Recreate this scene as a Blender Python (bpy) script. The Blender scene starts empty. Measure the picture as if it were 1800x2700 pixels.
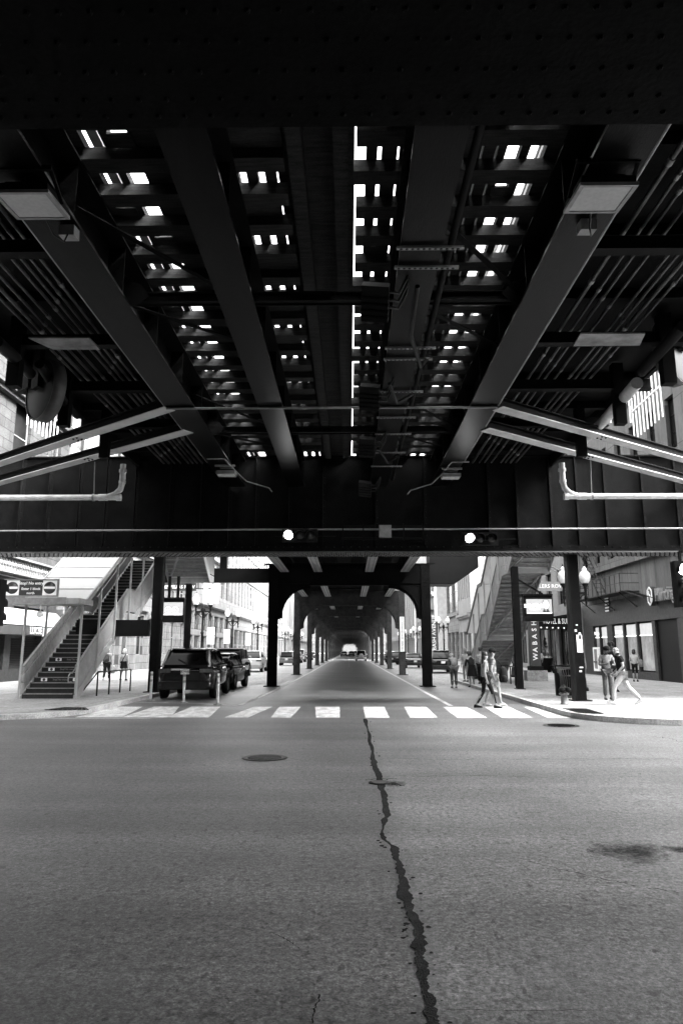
import bpy, math, random
from mathutils import Vector, Matrix
random.seed(7)
S=bpy.context.scene; COL=S.collection
PI=math.pi
# ---------------------------------------------------------------- camera survey
H=1.75; F=1850.0; PITCH=math.atan(364.5/F); YAW=math.atan(21/F*math.cos(PITCH))
_cp,_sp,_cy,_sy=math.cos(PITCH),math.sin(PITCH),math.cos(YAW),math.sin(YAW)
FW=Vector((-_sy*_cp,_cy*_cp,_sp)); RT=Vector((_cy,_sy,0)); UP=RT.cross(FW)
def _ray(px,py): return RT*((px-900)/F)+UP*((1350-py)/F)+FW
def aY(px,py,Y): d=_ray(px,py); return Vector((d.x*Y/d.y,Y,H+d.z*Y/d.y))
def aZ(px,py,z): d=_ray(px,py); t=(z-H)/d.z; return Vector((d.x*t,d.y*t,z))
def aX(px,py,X): d=_ray(px,py); t=X/d.x; return Vector((X,d.y*t,H+d.z*t))
# ---------------------------------------------------------------- mesh builder
class MB:
    def __init__(s): s.v=[]; s.f=[]; s.sm=[]; s.mi=[]; s.cur=0
    def add(s,vs,fs,smooth=False):
        n=len(s.v); s.v+= [tuple(v) for v in vs]
        for f in fs: s.f.append([i+n for i in f]); s.sm.append(smooth); s.mi.append(s.cur)
        return s
    def box(s,x0,x1,y0,y1,z0,z1):
        if x0>x1:x0,x1=x1,x0
        if y0>y1:y0,y1=y1,y0
        if z0>z1:z0,z1=z1,z0
        v=[(x,y,z) for z in(z0,z1) for y in(y0,y1) for x in(x0,x1)]
        return s.add(v,[(0,2,3,1),(4,5,7,6),(0,1,5,4),(2,6,7,3),(0,4,6,2),(1,3,7,5)])
    def bar(s,a,b,w,h=None,up=(0,0,1)):
        a=Vector(a);b=Vector(b);h=w if h is None else h
        d=(b-a).normalized();u=Vector(up)
        if abs(d.dot(u))>.98:u=Vector((0,1,0))
        r=d.cross(u).normalized();u=r.cross(d)
        v=[]
        for p in(a,b):
            for i,j in((-1,-1),(1,-1),(1,1),(-1,1)): v.append(p+r*(i*w/2)+u*(j*h/2))
        return s.add(v,[(3,2,1,0),(4,5,6,7),(0,1,5,4),(1,2,6,5),(2,3,7,6),(3,0,4,7)])
    def tube(s,pts,r,n=8,caps=True):
        pts=[Vector(p) for p in pts]; N=len(pts); rr=r if isinstance(r,(list,tuple)) else [r]*N
        vs=[];ref=None
        for i,p in enumerate(pts):
            d=(pts[min(i+1,N-1)]-pts[max(i-1,0)]).normalized()
            if ref is None: ref=Vector((0,0,1)) if abs(d.z)<.9 else Vector((1,0,0))
            r1=(ref-d*ref.dot(d)).normalized(); r2=d.cross(r1); ref=r1
            for k in range(n):
                t=2*PI*k/n; vs.append(p+(r1*math.cos(t)+r2*math.sin(t))*rr[i])
        fs=[]
        for i in range(N-1):
            for k in range(n):
                a=i*n+k;b=i*n+(k+1)%n; fs.append((a,b,b+n,a+n))
        s.add(vs,fs,True)
        if caps: 
            s.add(vs[:n],[tuple(range(n))[::-1]]); s.add(vs[-n:],[tuple(range(n))])
        return s
    def lathe(s,prof,n=16,c=(0,0,0),axis='z',smooth=True):
        vs=[];c=Vector(c)
        for r,z in prof:
            for k in range(n):
                t=2*PI*k/n;x,y=r*math.cos(t),r*math.sin(t)
                p=(x,y,z) if axis=='z' else ((z,x,y) if axis=='x' else (y,z,x))
                vs.append(c+Vector(p))
        fs=[]
        for i in range(len(prof)-1):
            for k in range(n):
                a=i*n+k;b=i*n+(k+1)%n; fs.append((a,b,b+n,a+n))
        return s.add(vs,fs,smooth)
    def ball(s,c,r,n=10,sc=(1,1,1)):
        m=n//2+1;prof=[(math.sin(PI*i/m),-math.cos(PI*i/m)) for i in range(m+1)]
        vs=[];c=Vector(c)
        for q,z in prof:
            for k in range(n):
                t=2*PI*k/n; vs.append(c+Vector((q*math.cos(t)*r*sc[0],q*math.sin(t)*r*sc[1],z*r*sc[2])))
        fs=[(i*n+k,i*n+(k+1)%n,(i+1)*n+(k+1)%n,(i+1)*n+k) for i in range(m) for k in range(n)]
        return s.add(vs,fs,True)
    def prism(s,poly,z0,z1):   # polygon in xy, counter-clockwise
        n=len(poly);v=[(x,y,z0) for x,y in poly]+[(x,y,z1) for x,y in poly]
        return s.add(v,[tuple(range(n))[::-1],tuple(range(n,2*n))]+[(i,(i+1)%n,(i+1)%n+n,i+n) for i in range(n)])
    def slab(s,poly,d):        # 3d polygon thickened along vector d
        n=len(poly);d=Vector(d);p=[Vector(q) for q in poly];v=p+[q+d for q in p]
        return s.add(v,[tuple(range(n))[::-1],tuple(range(n,2*n))]+[(i,(i+1)%n,(i+1)%n+n,i+n) for i in range(n)])
    def loft(s,rings,smooth=True,caps=True):
        n=len(rings[0]);vs=[p for r in rings for p in r]
        fs=[(i*n+k,i*n+(k+1)%n,(i+1)*n+(k+1)%n,(i+1)*n+k) for i in range(len(rings)-1) for k in range(n)]
        s.add(vs,fs,smooth)
        if caps: s.add(rings[0],[tuple(range(n))[::-1]]); s.add(rings[-1],[tuple(range(n))])
        return s
    def mesh(s,name,m,bevel=0):
        me=bpy.data.meshes.new(name); me.from_pydata(s.v,[],s.f)
        me.polygons.foreach_set('use_smooth',s.sm)
        for x in (m if isinstance(m,(list,tuple)) else [m]): me.materials.append(x)
        me.polygons.foreach_set('material_index',s.mi)
        me.update(); return me
def ob(name,mb,m,parent=None,loc=None):
    o=bpy.data.objects.new(name,mb.mesh(name,m) if isinstance(mb,MB) else mb); COL.objects.link(o)
    if parent: o.parent=parent
    if loc is not None:o.location=loc
    return o
def tag(o,label,cat,group=None,kind=None):
    if label:o['label']=label
    if cat:o['category']=cat
    if group:o['group']=group
    if kind:o['kind']=kind
    return o
def thing(name,label,cat,loc=(0,0,0),rz=0,group=None):
    o=bpy.data.objects.new(name,None); COL.objects.link(o); o.location=loc; o.rotation_euler=(0,0,rz)
    o.empty_display_size=.2
    return tag(o,label,cat,group)
def struct(name,mb,m): return tag(ob(name,mb,m),None,None,None,'structure')
def copy_tree(o,parent=None):
    c=o.copy(); COL.objects.link(c)
    if parent:c.parent=parent
    for ch in list(o.children): copy_tree(ch,c)
    return c
def dup(o,loc,rz=None,label=None,group=None,sc=None):
    c=copy_tree(o); c.location=loc
    if rz is not None:c.rotation_euler=(0,0,rz)
    if sc:c.scale=sc
    if label:c['label']=label
    if group:c['group']=group
    return c
def mbox(*a): return MB().box(*a)
# ---------------------------------------------------------------- materials (the photograph is black and white)
MT={}
def mat(name,v,rough=.7,metal=0,var=.25,scale=3.0,bump=0.0,spec=.5,fine=0,emit=0,coat=0,stretch=None):
    m=bpy.data.materials.new(name); m.use_nodes=True; nt=m.node_tree; N=nt.nodes;L=nt.links
    b=N['Principled BSDF']; b.inputs['Roughness'].default_value=rough; b.inputs['Metallic'].default_value=metal
    b.inputs['Specular IOR Level'].default_value=spec
    if coat: b.inputs['Coat Weight'].default_value=coat; b.inputs['Coat Roughness'].default_value=.06
    tc=N.new('ShaderNodeTexCoord'); mp=N.new('ShaderNodeMapping'); L.new(tc.outputs['Object'],mp.inputs[0])
    if stretch: mp.inputs['Scale'].default_value=stretch
    no=N.new('ShaderNodeTexNoise'); no.inputs['Scale'].default_value=scale; no.inputs['Detail'].default_value=6; no.inputs['Roughness'].default_value=.65
    L.new(mp.outputs[0],no.inputs[0])
    r=N.new('ShaderNodeMapRange'); r.inputs[1].default_value=.3; r.inputs[2].default_value=.7
    r.inputs[3].default_value=v*(1-var); r.inputs[4].default_value=v*(1+var); L.new(no.outputs[0],r.inputs[0])
    out=r.outputs[0]
    if fine:
        n2=N.new('ShaderNodeTexNoise'); n2.inputs['Scale'].default_value=scale*14; n2.inputs['Detail'].default_value=3; L.new(mp.outputs[0],n2.inputs[0])
        r2=N.new('ShaderNodeMapRange'); r2.inputs[1].default_value=.35;r2.inputs[2].default_value=.65;r2.inputs[3].default_value=1-fine;r2.inputs[4].default_value=1+fine
        L.new(n2.outputs[0],r2.inputs[0]); mu=N.new('ShaderNodeMath'); mu.operation='MULTIPLY'; L.new(out,mu.inputs[0]); L.new(r2.outputs[0],mu.inputs[1]); out=mu.outputs[0]
    L.new(out,b.inputs['Base Color'])
    if bump:
        bp=N.new('ShaderNodeBump'); bp.inputs['Strength'].default_value=bump; bp.inputs['Distance'].default_value=.02
        L.new((n2 if fine else no).outputs[0],bp.inputs['Height']); L.new(bp.outputs[0],b.inputs['Normal'])
    if emit:
        b.inputs['Emission Color'].default_value=(1,1,1,1); b.inputs['Emission Strength'].default_value=emit
    MT[name]=m; return m
steel=mat('dark_painted_steel',.0048,.6,0,.5,2.2,.15,.04,.3)
steel2=mat('grey_painted_steel',.0065,.6,0,.4,3,.15,.05,.25)
flange=mat('worn_flange_paint',.0028,.32,0,.6,1.6,.15,.075,.4,stretch=(3,.5,1))
wood=mat('creosoted_timber',.03,.85,0,.6,2.5,.3,.05,.4,stretch=(1,8,8))
pipeM=mat('pale_pipe_paint',.5,.4,0,.3,4,.05)
conduit=mat('galvanised_conduit',.05,.45,.2,.35,6)
galv=mat('galvanised_steel',.2,.45,.15,.25,8)
stairP=mat('grey_stair_paint',.3,.5,0,.18,3,.05)
stairD=mat('dark_stair_tread',.02,.6,0,.3,6,0,.2)
white=mat('white_panel',.42,.3,0,.08,1.2)
stoneW=mat('white_stone',.17,.8,0,.2,.8,.1,.3,.1)
stoneW2=mat('cream_terracotta',.2,.7,0,.12,.6,.1,.3,.08)
stoneG=mat('grey_limestone',.16,.85,0,.2,.7,.1,.3,.1)
stoneD=mat('dark_granite',.03,.5,0,.5,5,.05,.25,.5)
conc=mat('weathered_concrete',.1,.85,0,.35,.8,.1,.3,.15,stretch=(1,2.2,.35))
brickD=mat('dark_brick',.05,.85,0,.35,1.5,.1,.3,.2)
walk=mat('pavement_concrete',.24,.8,0,.22,.9,.15,.3,.25)
kerbM=mat('kerb_stone',.36,.85,0,.3,2,.1,.3,.2)
black=mat('black_paint',.006,.45,0,.3,4,0,.12)
blackm=mat('black_iron',.009,.5,0,.3,6,0,.15)
rubber=mat('tyre_rubber',.008,.85,0,.2,6,0,.15)
glassD=mat('window_glass',.012,.1,0,.5,.5,0,.2)
glassC=mat('curtained_glass',.05,.12,0,.7,1.2,0,.25,stretch=(1,4,.3))
carglass=mat('car_glass',.003,.12,0,.2,1,0,.08)
shop=mat('shop_window_glass',.05,.08,0,.8,1.3,0,.45,.6)
def panel_mat():
    m=white.copy(); m.name='translucent_panel'; nt=m.node_tree;N=nt.nodes;L=nt.links; b=N['Principled BSDF']; o=N['Material Output']
    t=N.new('ShaderNodeBsdfTranslucent'); t.inputs[0].default_value=(.6,.6,.6,1); mx=N.new('ShaderNodeMixShader'); mx.inputs[0].default_value=.6
    L.new(b.outputs[0],mx.inputs[1]); L.new(t.outputs[0],mx.inputs[2]); L.new(mx.outputs[0],o.inputs[0]); return m
globe=mat('frosted_globe',.85,.2,0,.03,3)
paintW=mat('road_paint',.5,.7,0,.42,4.5,.1,.2,.4,stretch=(1,.45,1))
paintOld=mat('worn_road_paint',.42,.75,0,.3,3,.1,.3,.25)
tar=mat('tar_filler',.012,.75,0,.7,6,.6,.08,.5)
lampOn=mat('lit_signal_lens',.9,.3,emit=3)
lensOff=mat('dark_signal_lens',.03,.15)
diff=mat('flood_lamp_lens',.4,.35,0,.12,18,0,.3)
screenM=mat('lit_screen',.1,.3,0,.3,2,emit=.028)
screenW=mat('lit_screen_white',.9,.3,emit=.05)
stripL=mat('lit_window_sign',.9,.3,emit=.09)
signD=mat('dark_sign_face',.035,.4); signW=mat('white_sign_lettering',.85,.5,0,.03); signG=mat('grey_sign_face',.2,.5)
skin=mat('skin',.24,.55,0,.08,8); skinD=mat('brown_skin',.07,.5,0,.1,8)
def cloth(n,v): return mat(n,v,.9,0,.22,14,.25,.2,.15)
cW=cloth('white_cloth',.38); cL=cloth('light_grey_cloth',.19); cM=cloth('mid_grey_cloth',.07); cD=cloth('charcoal_cloth',.02); cB=cloth('black_cloth',.006)
hairB=mat('black_hair',.008,.6,0,.4,30); hairG=mat('grey_hair',.25,.7,0,.3,30); hairW=mat('blond_hair',.72,.7,0,.2,30); hairM=mat('brown_hair',.035,.7,0,.4,30)
leaf=mat('dark_leaves',.07,.6,0,.5,6); flowers=mat('pale_flowers',.55,.7,0,.4,12)
panelT=panel_mat()
def text(name,s,size,m,parent,loc,rot=(PI/2,0,0),align='CENTER',ext=.004,sx=1.0,weight=0):
    c=bpy.data.curves.new(name,'FONT'); c.body=s; c.size=size; c.align_x=align; c.align_y='CENTER'; c.extrude=ext; c.offset=weight; c.resolution_u=2
    t=bpy.data.objects.new(name,c); COL.objects.link(t); bpy.context.view_layer.update()
    me=bpy.data.meshes.new_from_object(t); COL.objects.unlink(t); bpy.data.objects.remove(t); bpy.data.curves.remove(c)
    me.materials.clear(); me.materials.append(m)
    o=bpy.data.objects.new(name,me); COL.objects.link(o); o.location=loc; o.rotation_euler=rot; o.scale=(sx,1,1)
    if parent:o.parent=parent
    return o
# ================================================================ GROUND
def road_material():
    m=bpy.data.materials.new('asphalt'); m.use_nodes=True; nt=m.node_tree;N=nt.nodes;L=nt.links;b=N['Principled BSDF']
    tc=N.new('ShaderNodeTexCoord')
    def noise(sc,det,lo,hi,a,bb,stretch=None,rough=.6):
        n=N.new('ShaderNodeTexNoise'); n.inputs['Scale'].default_value=sc; n.inputs['Detail'].default_value=det; n.inputs['Roughness'].default_value=rough
        if stretch:
            mp=N.new('ShaderNodeMapping'); mp.inputs['Scale'].default_value=stretch; L.new(tc.outputs['Object'],mp.inputs[0]); L.new(mp.outputs[0],n.inputs[0])
        else: L.new(tc.outputs['Object'],n.inputs[0])
        r=N.new('ShaderNodeMapRange'); r.inputs[1].default_value=lo;r.inputs[2].default_value=hi;r.inputs[3].default_value=a;r.inputs[4].default_value=bb
        L.new(n.outputs[0],r.inputs[0]); return n,r.outputs[0]
    def mul(a,c):
        q=N.new('ShaderNodeMath'); q.operation='MULTIPLY'; L.new(a,q.inputs[0]); L.new(c,q.inputs[1]); return q.outputs[0]
    _,big=noise(.35,5,.3,.7,.055,.11)
    _,band=noise(.5,5,.35,.65,.76,1.22,(.16,2.2,1))
    g,grain=noise(60,4,.3,.7,.25,1.75,None,.85)
    _,agg=noise(24,4,.35,.64,.38,1.6,None,.85)
    _,spots=noise(9,2,.62,.68,1,.40,(1.5,.8,1))
    _,spots2=noise(3.3,3,.62,.74,1,.45,(1,2.4,1))
    v=N.new('ShaderNodeTexVoronoi'); v.inputs['Scale'].default_value=55; L.new(tc.outputs['Object'],v.inputs[0])
    sp=N.new('ShaderNodeMapRange'); sp.inputs[1].default_value=.06; sp.inputs[2].default_value=.16; sp.inputs[3].default_value=2.6; sp.inputs[4].default_value=1
    L.new(v.outputs['Distance'],sp.inputs[0])
    _,mott=noise(11,4,.32,.66,.7,1.28,None,.8)
    band=mul(band,mott)
    c=mul(mul(mul(big,band),mul(grain,agg)),mul(mul(spots,spots2),sp.outputs[0]))
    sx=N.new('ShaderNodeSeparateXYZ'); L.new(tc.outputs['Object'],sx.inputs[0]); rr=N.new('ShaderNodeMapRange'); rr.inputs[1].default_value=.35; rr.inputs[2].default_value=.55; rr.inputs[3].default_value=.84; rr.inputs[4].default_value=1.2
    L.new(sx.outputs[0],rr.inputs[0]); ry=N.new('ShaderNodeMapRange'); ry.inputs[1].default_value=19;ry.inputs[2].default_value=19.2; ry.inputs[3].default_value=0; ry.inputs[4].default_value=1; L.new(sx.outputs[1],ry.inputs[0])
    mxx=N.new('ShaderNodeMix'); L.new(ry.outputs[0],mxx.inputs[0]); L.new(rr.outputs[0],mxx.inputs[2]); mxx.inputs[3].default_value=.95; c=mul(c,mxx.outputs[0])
    L.new(c,b.inputs['Base Color']); b.inputs['Roughness'].default_value=.52; b.inputs['Specular IOR Level'].default_value=.45
    bp=N.new('ShaderNodeBump'); bp.inputs['Strength'].default_value=.55; bp.inputs['Distance'].default_value=.008; L.new(g.outputs[0],bp.inputs['Height']); L.new(bp.outputs[0],b.inputs['Normal'])
    return m
asphalt=road_material()
def grid_sheet(x0,x1,y0,y1,z):
    return MB().add([(x0,y0,z),(x1,y0,z),(x1,y1,z),(x0,y1,z)],[(0,1,2,3)])
struct('ground',grid_sheet(-900,900,-600,1500,-.012),conc)
struct('road',grid_sheet(-12,12,-120,900,-.004),asphalt)
def cross_road():
    mb=MB()
    mb.add([(-300,-1,-.004),(-12,-1,-.004),(-12,19,-.004),(-300,19,-.004)],[(0,1,2,3)])
    mb.add([(12,-1,-.004),(300,-1,-.004),(300,19,-.004),(12,19,-.004)],[(0,1,2,3)])
    return mb
struct('cross_street',cross_road(),asphalt)
lane_lit=mat('lit_lane_tone',.2,.75,0,.25,.5,.1,.3,.3,stretch=(1,.3,1))  # paler than the asphalt: daylight of the open lanes put into their colour
struct('outer_lane',MB().add([(-9.25,33,0),(-3.62,38,0),(-3.62,330,0),(-9.25,330,0)],[(0,1,2,3)]).add([(3.62,37,0),(8.35,33,0),(8.35,330,0),(3.62,330,0)],[(0,1,2,3)]),lane_lit)
def arc(cx,cy,r,a0,a1,n=8): return [(cx+r*math.cos(math.radians(a0+(a1-a0)*i/n)),cy+r*math.sin(math.radians(a0+(a1-a0)*i/n))) for i in range(n+1)]
kl=[(-300,18.35)]+arc(-9.6,20.6,2.25,-90,0)+[(-7.35,35.5),(-9.2,38.5),(-9.2,900)]
kr=[(300,17.35)]+arc(8.3,19.85,2.5,-90,-180)+[(5.8,40.5),(8.3,43.5),(8.3,900)]
KZ=.13
def kerb(line,side,w=.2):
    mb=MB();pts=[Vector((x,y,0)) for x,y in line];off=[]
    for i,p in enumerate(pts):
        d=(pts[min(i+1,len(pts)-1)]-pts[max(i-1,0)]).normalized(); off.append(p+Vector((-d.y,d.x,0))*w*side)
    n=len(pts);z=Vector((0,0,KZ+.004))
    for i in range(n-1):
        a,b,c,d=pts[i],pts[i+1],off[i+1],off[i]
        mb.add([a,b,c,d,a+z,b+z,c+z,d+z],[(4,5,6,7) if side>0 else (7,6,5,4),(0,1,5,4) if side>0 else (4,5,1,0)])
    return mb,off
kml,ol=kerb(kl,1); kmr,orr=kerb(kr,-1)
struct('kerb',kml,kerbM); struct('kerb',kmr,kerbM)
def walk_mat():
    m=walk.copy(); nt=m.node_tree;N=nt.nodes;L=nt.links;b=N['Principled BSDF']; src=b.inputs['Base Color'].links[0].from_socket
    tc=N.new('ShaderNodeTexCoord'); br=N.new('ShaderNodeTexBrick'); br.offset=0; br.inputs['Scale'].default_value=1; br.inputs['Mortar Size'].default_value=.012; br.inputs['Brick Width'].default_value=1.6; br.inputs['Row Height'].default_value=1.6
    br.inputs['Color1'].default_value=(1,1,1,1);br.inputs['Color2'].default_value=(.84,.84,.84,1);br.inputs['Mortar'].default_value=(.3,.3,.3,1)
    L.new(tc.outputs['Object'],br.inputs[0]); mx=N.new('ShaderNodeMix'); mx.data_type='RGBA'; mx.blend_type='MULTIPLY'; mx.inputs[0].default_value=1
    L.new(src,mx.inputs[6]); L.new(br.outputs[0],mx.inputs[7]); L.new(mx.outputs[2],b.inputs['Base Color']); return m
walkM=walk_mat()
def walk_mesh(off,xfar,side):
    poly=[(p.x,p.y) for p in off]+[(xfar,900)]; mb=MB(); v=[(x,y,KZ) for x,y in poly]
    f=list(range(len(v))); mb.add(v,[f if side>0 else f[::-1]]); return mb
struct('sidewalk',walk_mesh(ol,-300,1),walkM); struct('sidewalk',walk_mesh(orr,300,-1),walkM)
# crosswalk bars and lane lines
cw=MB()
for px0,px1,qx0,qx1 in [(273,382,200,325),(373,478,322,455),(478,585,440,552),(619,688,588,655),(741,795,712,766),(847,894,831,896),(957,1011,960,1025),(1062,1125,1081,1153),(1165,1221,1202,1280),(1295,1385,1330,1410),(1374,1412,1434,1525)]:
    pass
bars=[(-7.05,-6.0),(-5.95+.15,-4.85),(-4.55,-3.55),(-3.1,-2.25),(-1.85,-1.05),(-.6,.15),(.55,1.35),(1.75,2.55),(2.95,3.8),(4.2,4.95),(5.3,5.75)]
bars=[]
for c0,c1,d0,d1 in [(273,382,200,322),(373,478,322,450),(478,585,440,552),(672,720,592,655),(739,794,714,768),(832,895,833,896),(958,1012,962,1025),(1064,1120,1080,1152),(1165,1226,1203,1280),(1272,1335,1320,1400),(1375,1420,1440,1525)]:
    a=aZ(d0,1891,0);b=aZ(d1,1891,0); bars.append((a.x,b.x,aZ(c0,1862,0).x,aZ(c1,1862,0).x))
xs=[-7.0+i*1.27 for i in range(10)]
for i,(a,b,c,d) in enumerate(bars):
    w0,w1=a,b; c,d=(max(c,a-.12),min(d,b+.12)) if i in(0,1,2) else (c,d)
    n=5; pts0=[];pts1=[]
    for k in range(n+1):
        t=k/n; pts0.append((w0*(1-t)+c*t+random.uniform(-.012,.012),19.3+(22.9-19.3)*t)); pts1.append((w1*(1-t)+d*t+random.uniform(-.012,.012),19.3+(22.9-19.3)*t))
    for k in range(n): cw.add([(*pts0[k],0),(*pts1[k],0),(*pts1[k+1],0),(*pts0[k+1],0)],[(0,1,2,3)])
struct('crosswalk_marking',cw,paintW)
ln=MB()
def strip(pts,w,z=0.003):
    P=[Vector((x,y,z)) for x,y in pts]
    for i in range(len(P)-1):
        d=(P[i+1]-P[i]).normalized();n=Vector((-d.y,d.x,0))*w/2; ln.add([P[i]-n,P[i]+n,P[i+1]+n,P[i+1]-n],[(3,2,1,0)])
LZ=.004
strip([(-3.55,23.6),(-3.35,30),(-3.3,36),(-3.2,45),(-3.15,60),(-3.15,180)],.15)
strip([(3.25,23.3),(3.2,30),(3.2,38),(3.15,60),(3.15,180)],.15)
for k in range(9): strip([(-.05,78+k*9),(-.05,80+k*9)],.12)
strip([(-8.0,24.9),(-6.6,24.6),(-5.2,24.3),(-4.2,23.7),(-3.6,23.3)],.12)
struct('lane_marking',ln,paintOld)
sl=MB(); 
x=-9.2
while x<-5.2:
    sl.add([(x,18.95,0),(x+.5,18.95,0),(x+.5,19.05,0),(x,19.05,0)],[(0,1,2,3)]); x+=.5
struct('stop_line_marking',sl,paintOld)
# tar seam down the middle of the road
seam=[(963,1895,12),(968,1920,13),(975,1955,13),(984,1985,15),(987,2010,20),(998,2040,20),(1000,2060,24),(1012,2095,18),(1018,2150,26),(1010,2190,20),(1014,2212,30),(1035,2230,38),(1047,2270,32),(1056,2310,34),(1075,2360,42),(1088,2410,36),(1100,2440,44),(1103,2480,42),(1112,2540,44),(1118,2590,44),(1130,2650,46),(1142,2700,50),(1160,2790,56)]
sm=MB();prev=None
dense=[]
for i in range(len(seam)-1):
    a,b=seam[i],seam[i+1]; k=max(3,int((b[1]-a[1])/4))
    for j in range(k): t=j/k; dense.append([a[q]*(1-t)+b[q]*t for q in range(3)])
u1=u2=0
for i,(px,py,w) in enumerate(dense):
    u1=u1*.6+random.uniform(-.2,.2); u2=u2*.6+random.uniform(-.2,.2); c0=math.sin(i*.15)*.12
    a=aZ(px+(-.36+u1*.75+c0)*w,py,0);b=aZ(px+(.3+u2*.75+c0*.6)*w,py,0)
    if prev: sm.add([prev[0],prev[1],b,a],[(0,1,2,3)])
    prev=(a,b)
    if random.random()<.22:      # crumbs and splashes of filler along the edges
        sd=random.choice((-1,1)); q=px+sd*w*random.uniform(.55,.95); r=w*random.uniform(.05,.16); n=7
        sm.add([aZ(q+r*1.4*math.cos(2*PI*k/n)*random.uniform(.6,1.2),py+r*.55*math.sin(2*PI*k/n)*random.uniform(.6,1.2),0) for k in range(n)],[tuple(range(n))[::-1]])
struct('tar_seam',sm,tar)
# hairline cracks, oil stain
cr=MB()
def crack(pts,w):
    prev=None
    P=[]
    for i in range(len(pts)-1):
        for j in range(10):
            t=j/10; P.append((pts[i][0]*(1-t)+pts[i+1][0]*t+random.uniform(-4,4),pts[i][1]*(1-t)+pts[i+1][1]*t+random.uniform(-1.6,1.6)))
    for i,(x,y) in enumerate(P):
        c=aZ(x,y,0); n=P[min(i+1,len(P)-1)]; d=(aZ(*n,0)-c) if i<len(P)-1 else (c-aZ(*P[i-1],0)); d.normalize(); q=Vector((-d.y,d.x,0))*w*random.uniform(.1,.5)
        if prev: cr.add([prev[0],prev[1],c+q,c-q],[(0,1,2,3)])
        prev=(c-q,c+q)
crack([(1390,2270),(1490,2295),(1600,2320),(1700,2340),(1800,2355)],.012)
crack([(1010,2000),(1180,2003),(1400,2001),(1800,2000)],.02)
crack([(1040,2045),(1250,2046),(1500,2050)],.016)
crack([(1700,1940),(1760,1946),(1800,1957)],.03)
crack([(720,2460),(760,2480),(795,2502)],.008)
crack([(845,2620),(830,2660),(820,2700)],.01)
crack([(760,2262),(862,2262)],.006)
crack([(1170,2662),(1350,2664),(1600,2662)],.005)
crack([(960,2055),(1060,2052)],.05); crack([(1030,2068),(1068,2072)],.05)
struct('road_crack',cr,tar)
def stain_mat():
    m=bpy.data.materials.new('oil_stain'); m.use_nodes=True;N=m.node_tree.nodes;L=m.node_tree.links;b=N['Principled BSDF']; b.inputs['Base Color'].default_value=(.018,.018,.018,1);b.inputs['Roughness'].default_value=.7; b.inputs['Specular IOR Level'].default_value=.08
    tc=N.new('ShaderNodeTexCoord');n=N.new('ShaderNodeTexNoise');n.inputs['Scale'].default_value=9;n.inputs['Detail'].default_value=9;n.inputs['Roughness'].default_value=.78;L.new(tc.outputs['Object'],n.inputs[0])
    v=N.new('ShaderNodeVectorMath'); v.operation='DISTANCE'; L.new(tc.outputs['Generated'],v.inputs[0]); v.inputs[1].default_value=(.5,.5,.5)
    s=N.new('ShaderNodeMath'); s.operation='MULTIPLY_ADD'; L.new(v.outputs['Value'],s.inputs[0]); s.inputs[1].default_value=-.95; L.new(n.outputs[0],s.inputs[2])
    r=N.new('ShaderNodeMapRange');r.inputs[1].default_value=.10;r.inputs[2].default_value=.44;r.inputs[4].default_value=.75;L.new(s.outputs[0],r.inputs[0]);L.new(r.outputs[0],b.inputs['Alpha']);return m
stM=stain_mat()
for cx,cy,rx,ry in [(1670,2248,125,46),(1800,2240,60,18),(1030,2066,70,12)]:
    q=MB().add([aZ(cx-rx,cy+ry,.0015),aZ(cx+rx,cy+ry,.0015),aZ(cx+rx,cy-ry,.0015),aZ(cx-rx,cy-ry,.0015)],[(0,1,2,3)]); q.v=[(x,y,z+(.001 if i==0 else 0)) for i,(x,y,z) in enumerate(q.v)]
    struct('oil_stain',q,stM)
coverM=mat('worn_cover_iron',.06,.6,.3,.4,6,.2,.3,.3)
def manhole(px,py,r,label):
    c=aZ(px,py,0); t=thing('manhole_cover',label,'manhole cover',(c.x,c.y,0))
    ob('frame_ring',MB().lathe([(r*.86,.004),(r*1.0,.01),(r*1.06,.0)],36),black,t)
    mb=MB().lathe([(.001,.003),(r*.86,.003)],36)
    ob('lid',mb,coverM,t)
    g=MB()
    for k in range(-4,5):
        y=k*r*.17; w=math.sqrt(max(0,(r*.78)**2-y*y)); g.box(-w,w,y-.012,y+.012,.003,.012)
    ob('tread_bars',g,steel2 if px>1400 else coverM,t)
manhole(698,1998,.36,'round manhole cover with raised rim left of the tar seam')
manhole(1478,1913,.40,'dark flat manhole cover near the right corner kerb')
manhole(1000,2064,.14,'small pale valve cover in the tar seam')
def tactile(pts,label):
    mb=MB().slab([aZ(x,y,KZ+.006) for x,y in pts],(0,0,.012)); t=tag(ob('tactile_plate',mb,steel2),label,'tactile plate')
    d=MB(); P=[aZ(x,y,KZ+.018) for x,y in pts]
    for i in range(9):
        for j in range(9):
            u,v=(i+.5)/9,(j+.5)/9; q=(P[0]*(1-u)+P[1]*u)*(1-v)+(P[3]*(1-u)+P[2]*u)*v; d.box(q.x-.02,q.x+.02,q.y-.04,q.y+.04,q.z,q.z+.006)
    ob('dome_pattern',d,blackm,t)
tactile([(118,1872),(235,1872),(225,1866),(172,1865)][::-1],'dark ridged tactile plate at the left kerb corner')
tactile([(1525,1880),(1590,1882),(1545,1869),(1482,1868)],'dark ridged tactile plate beside the fire hydrant corner')
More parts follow.
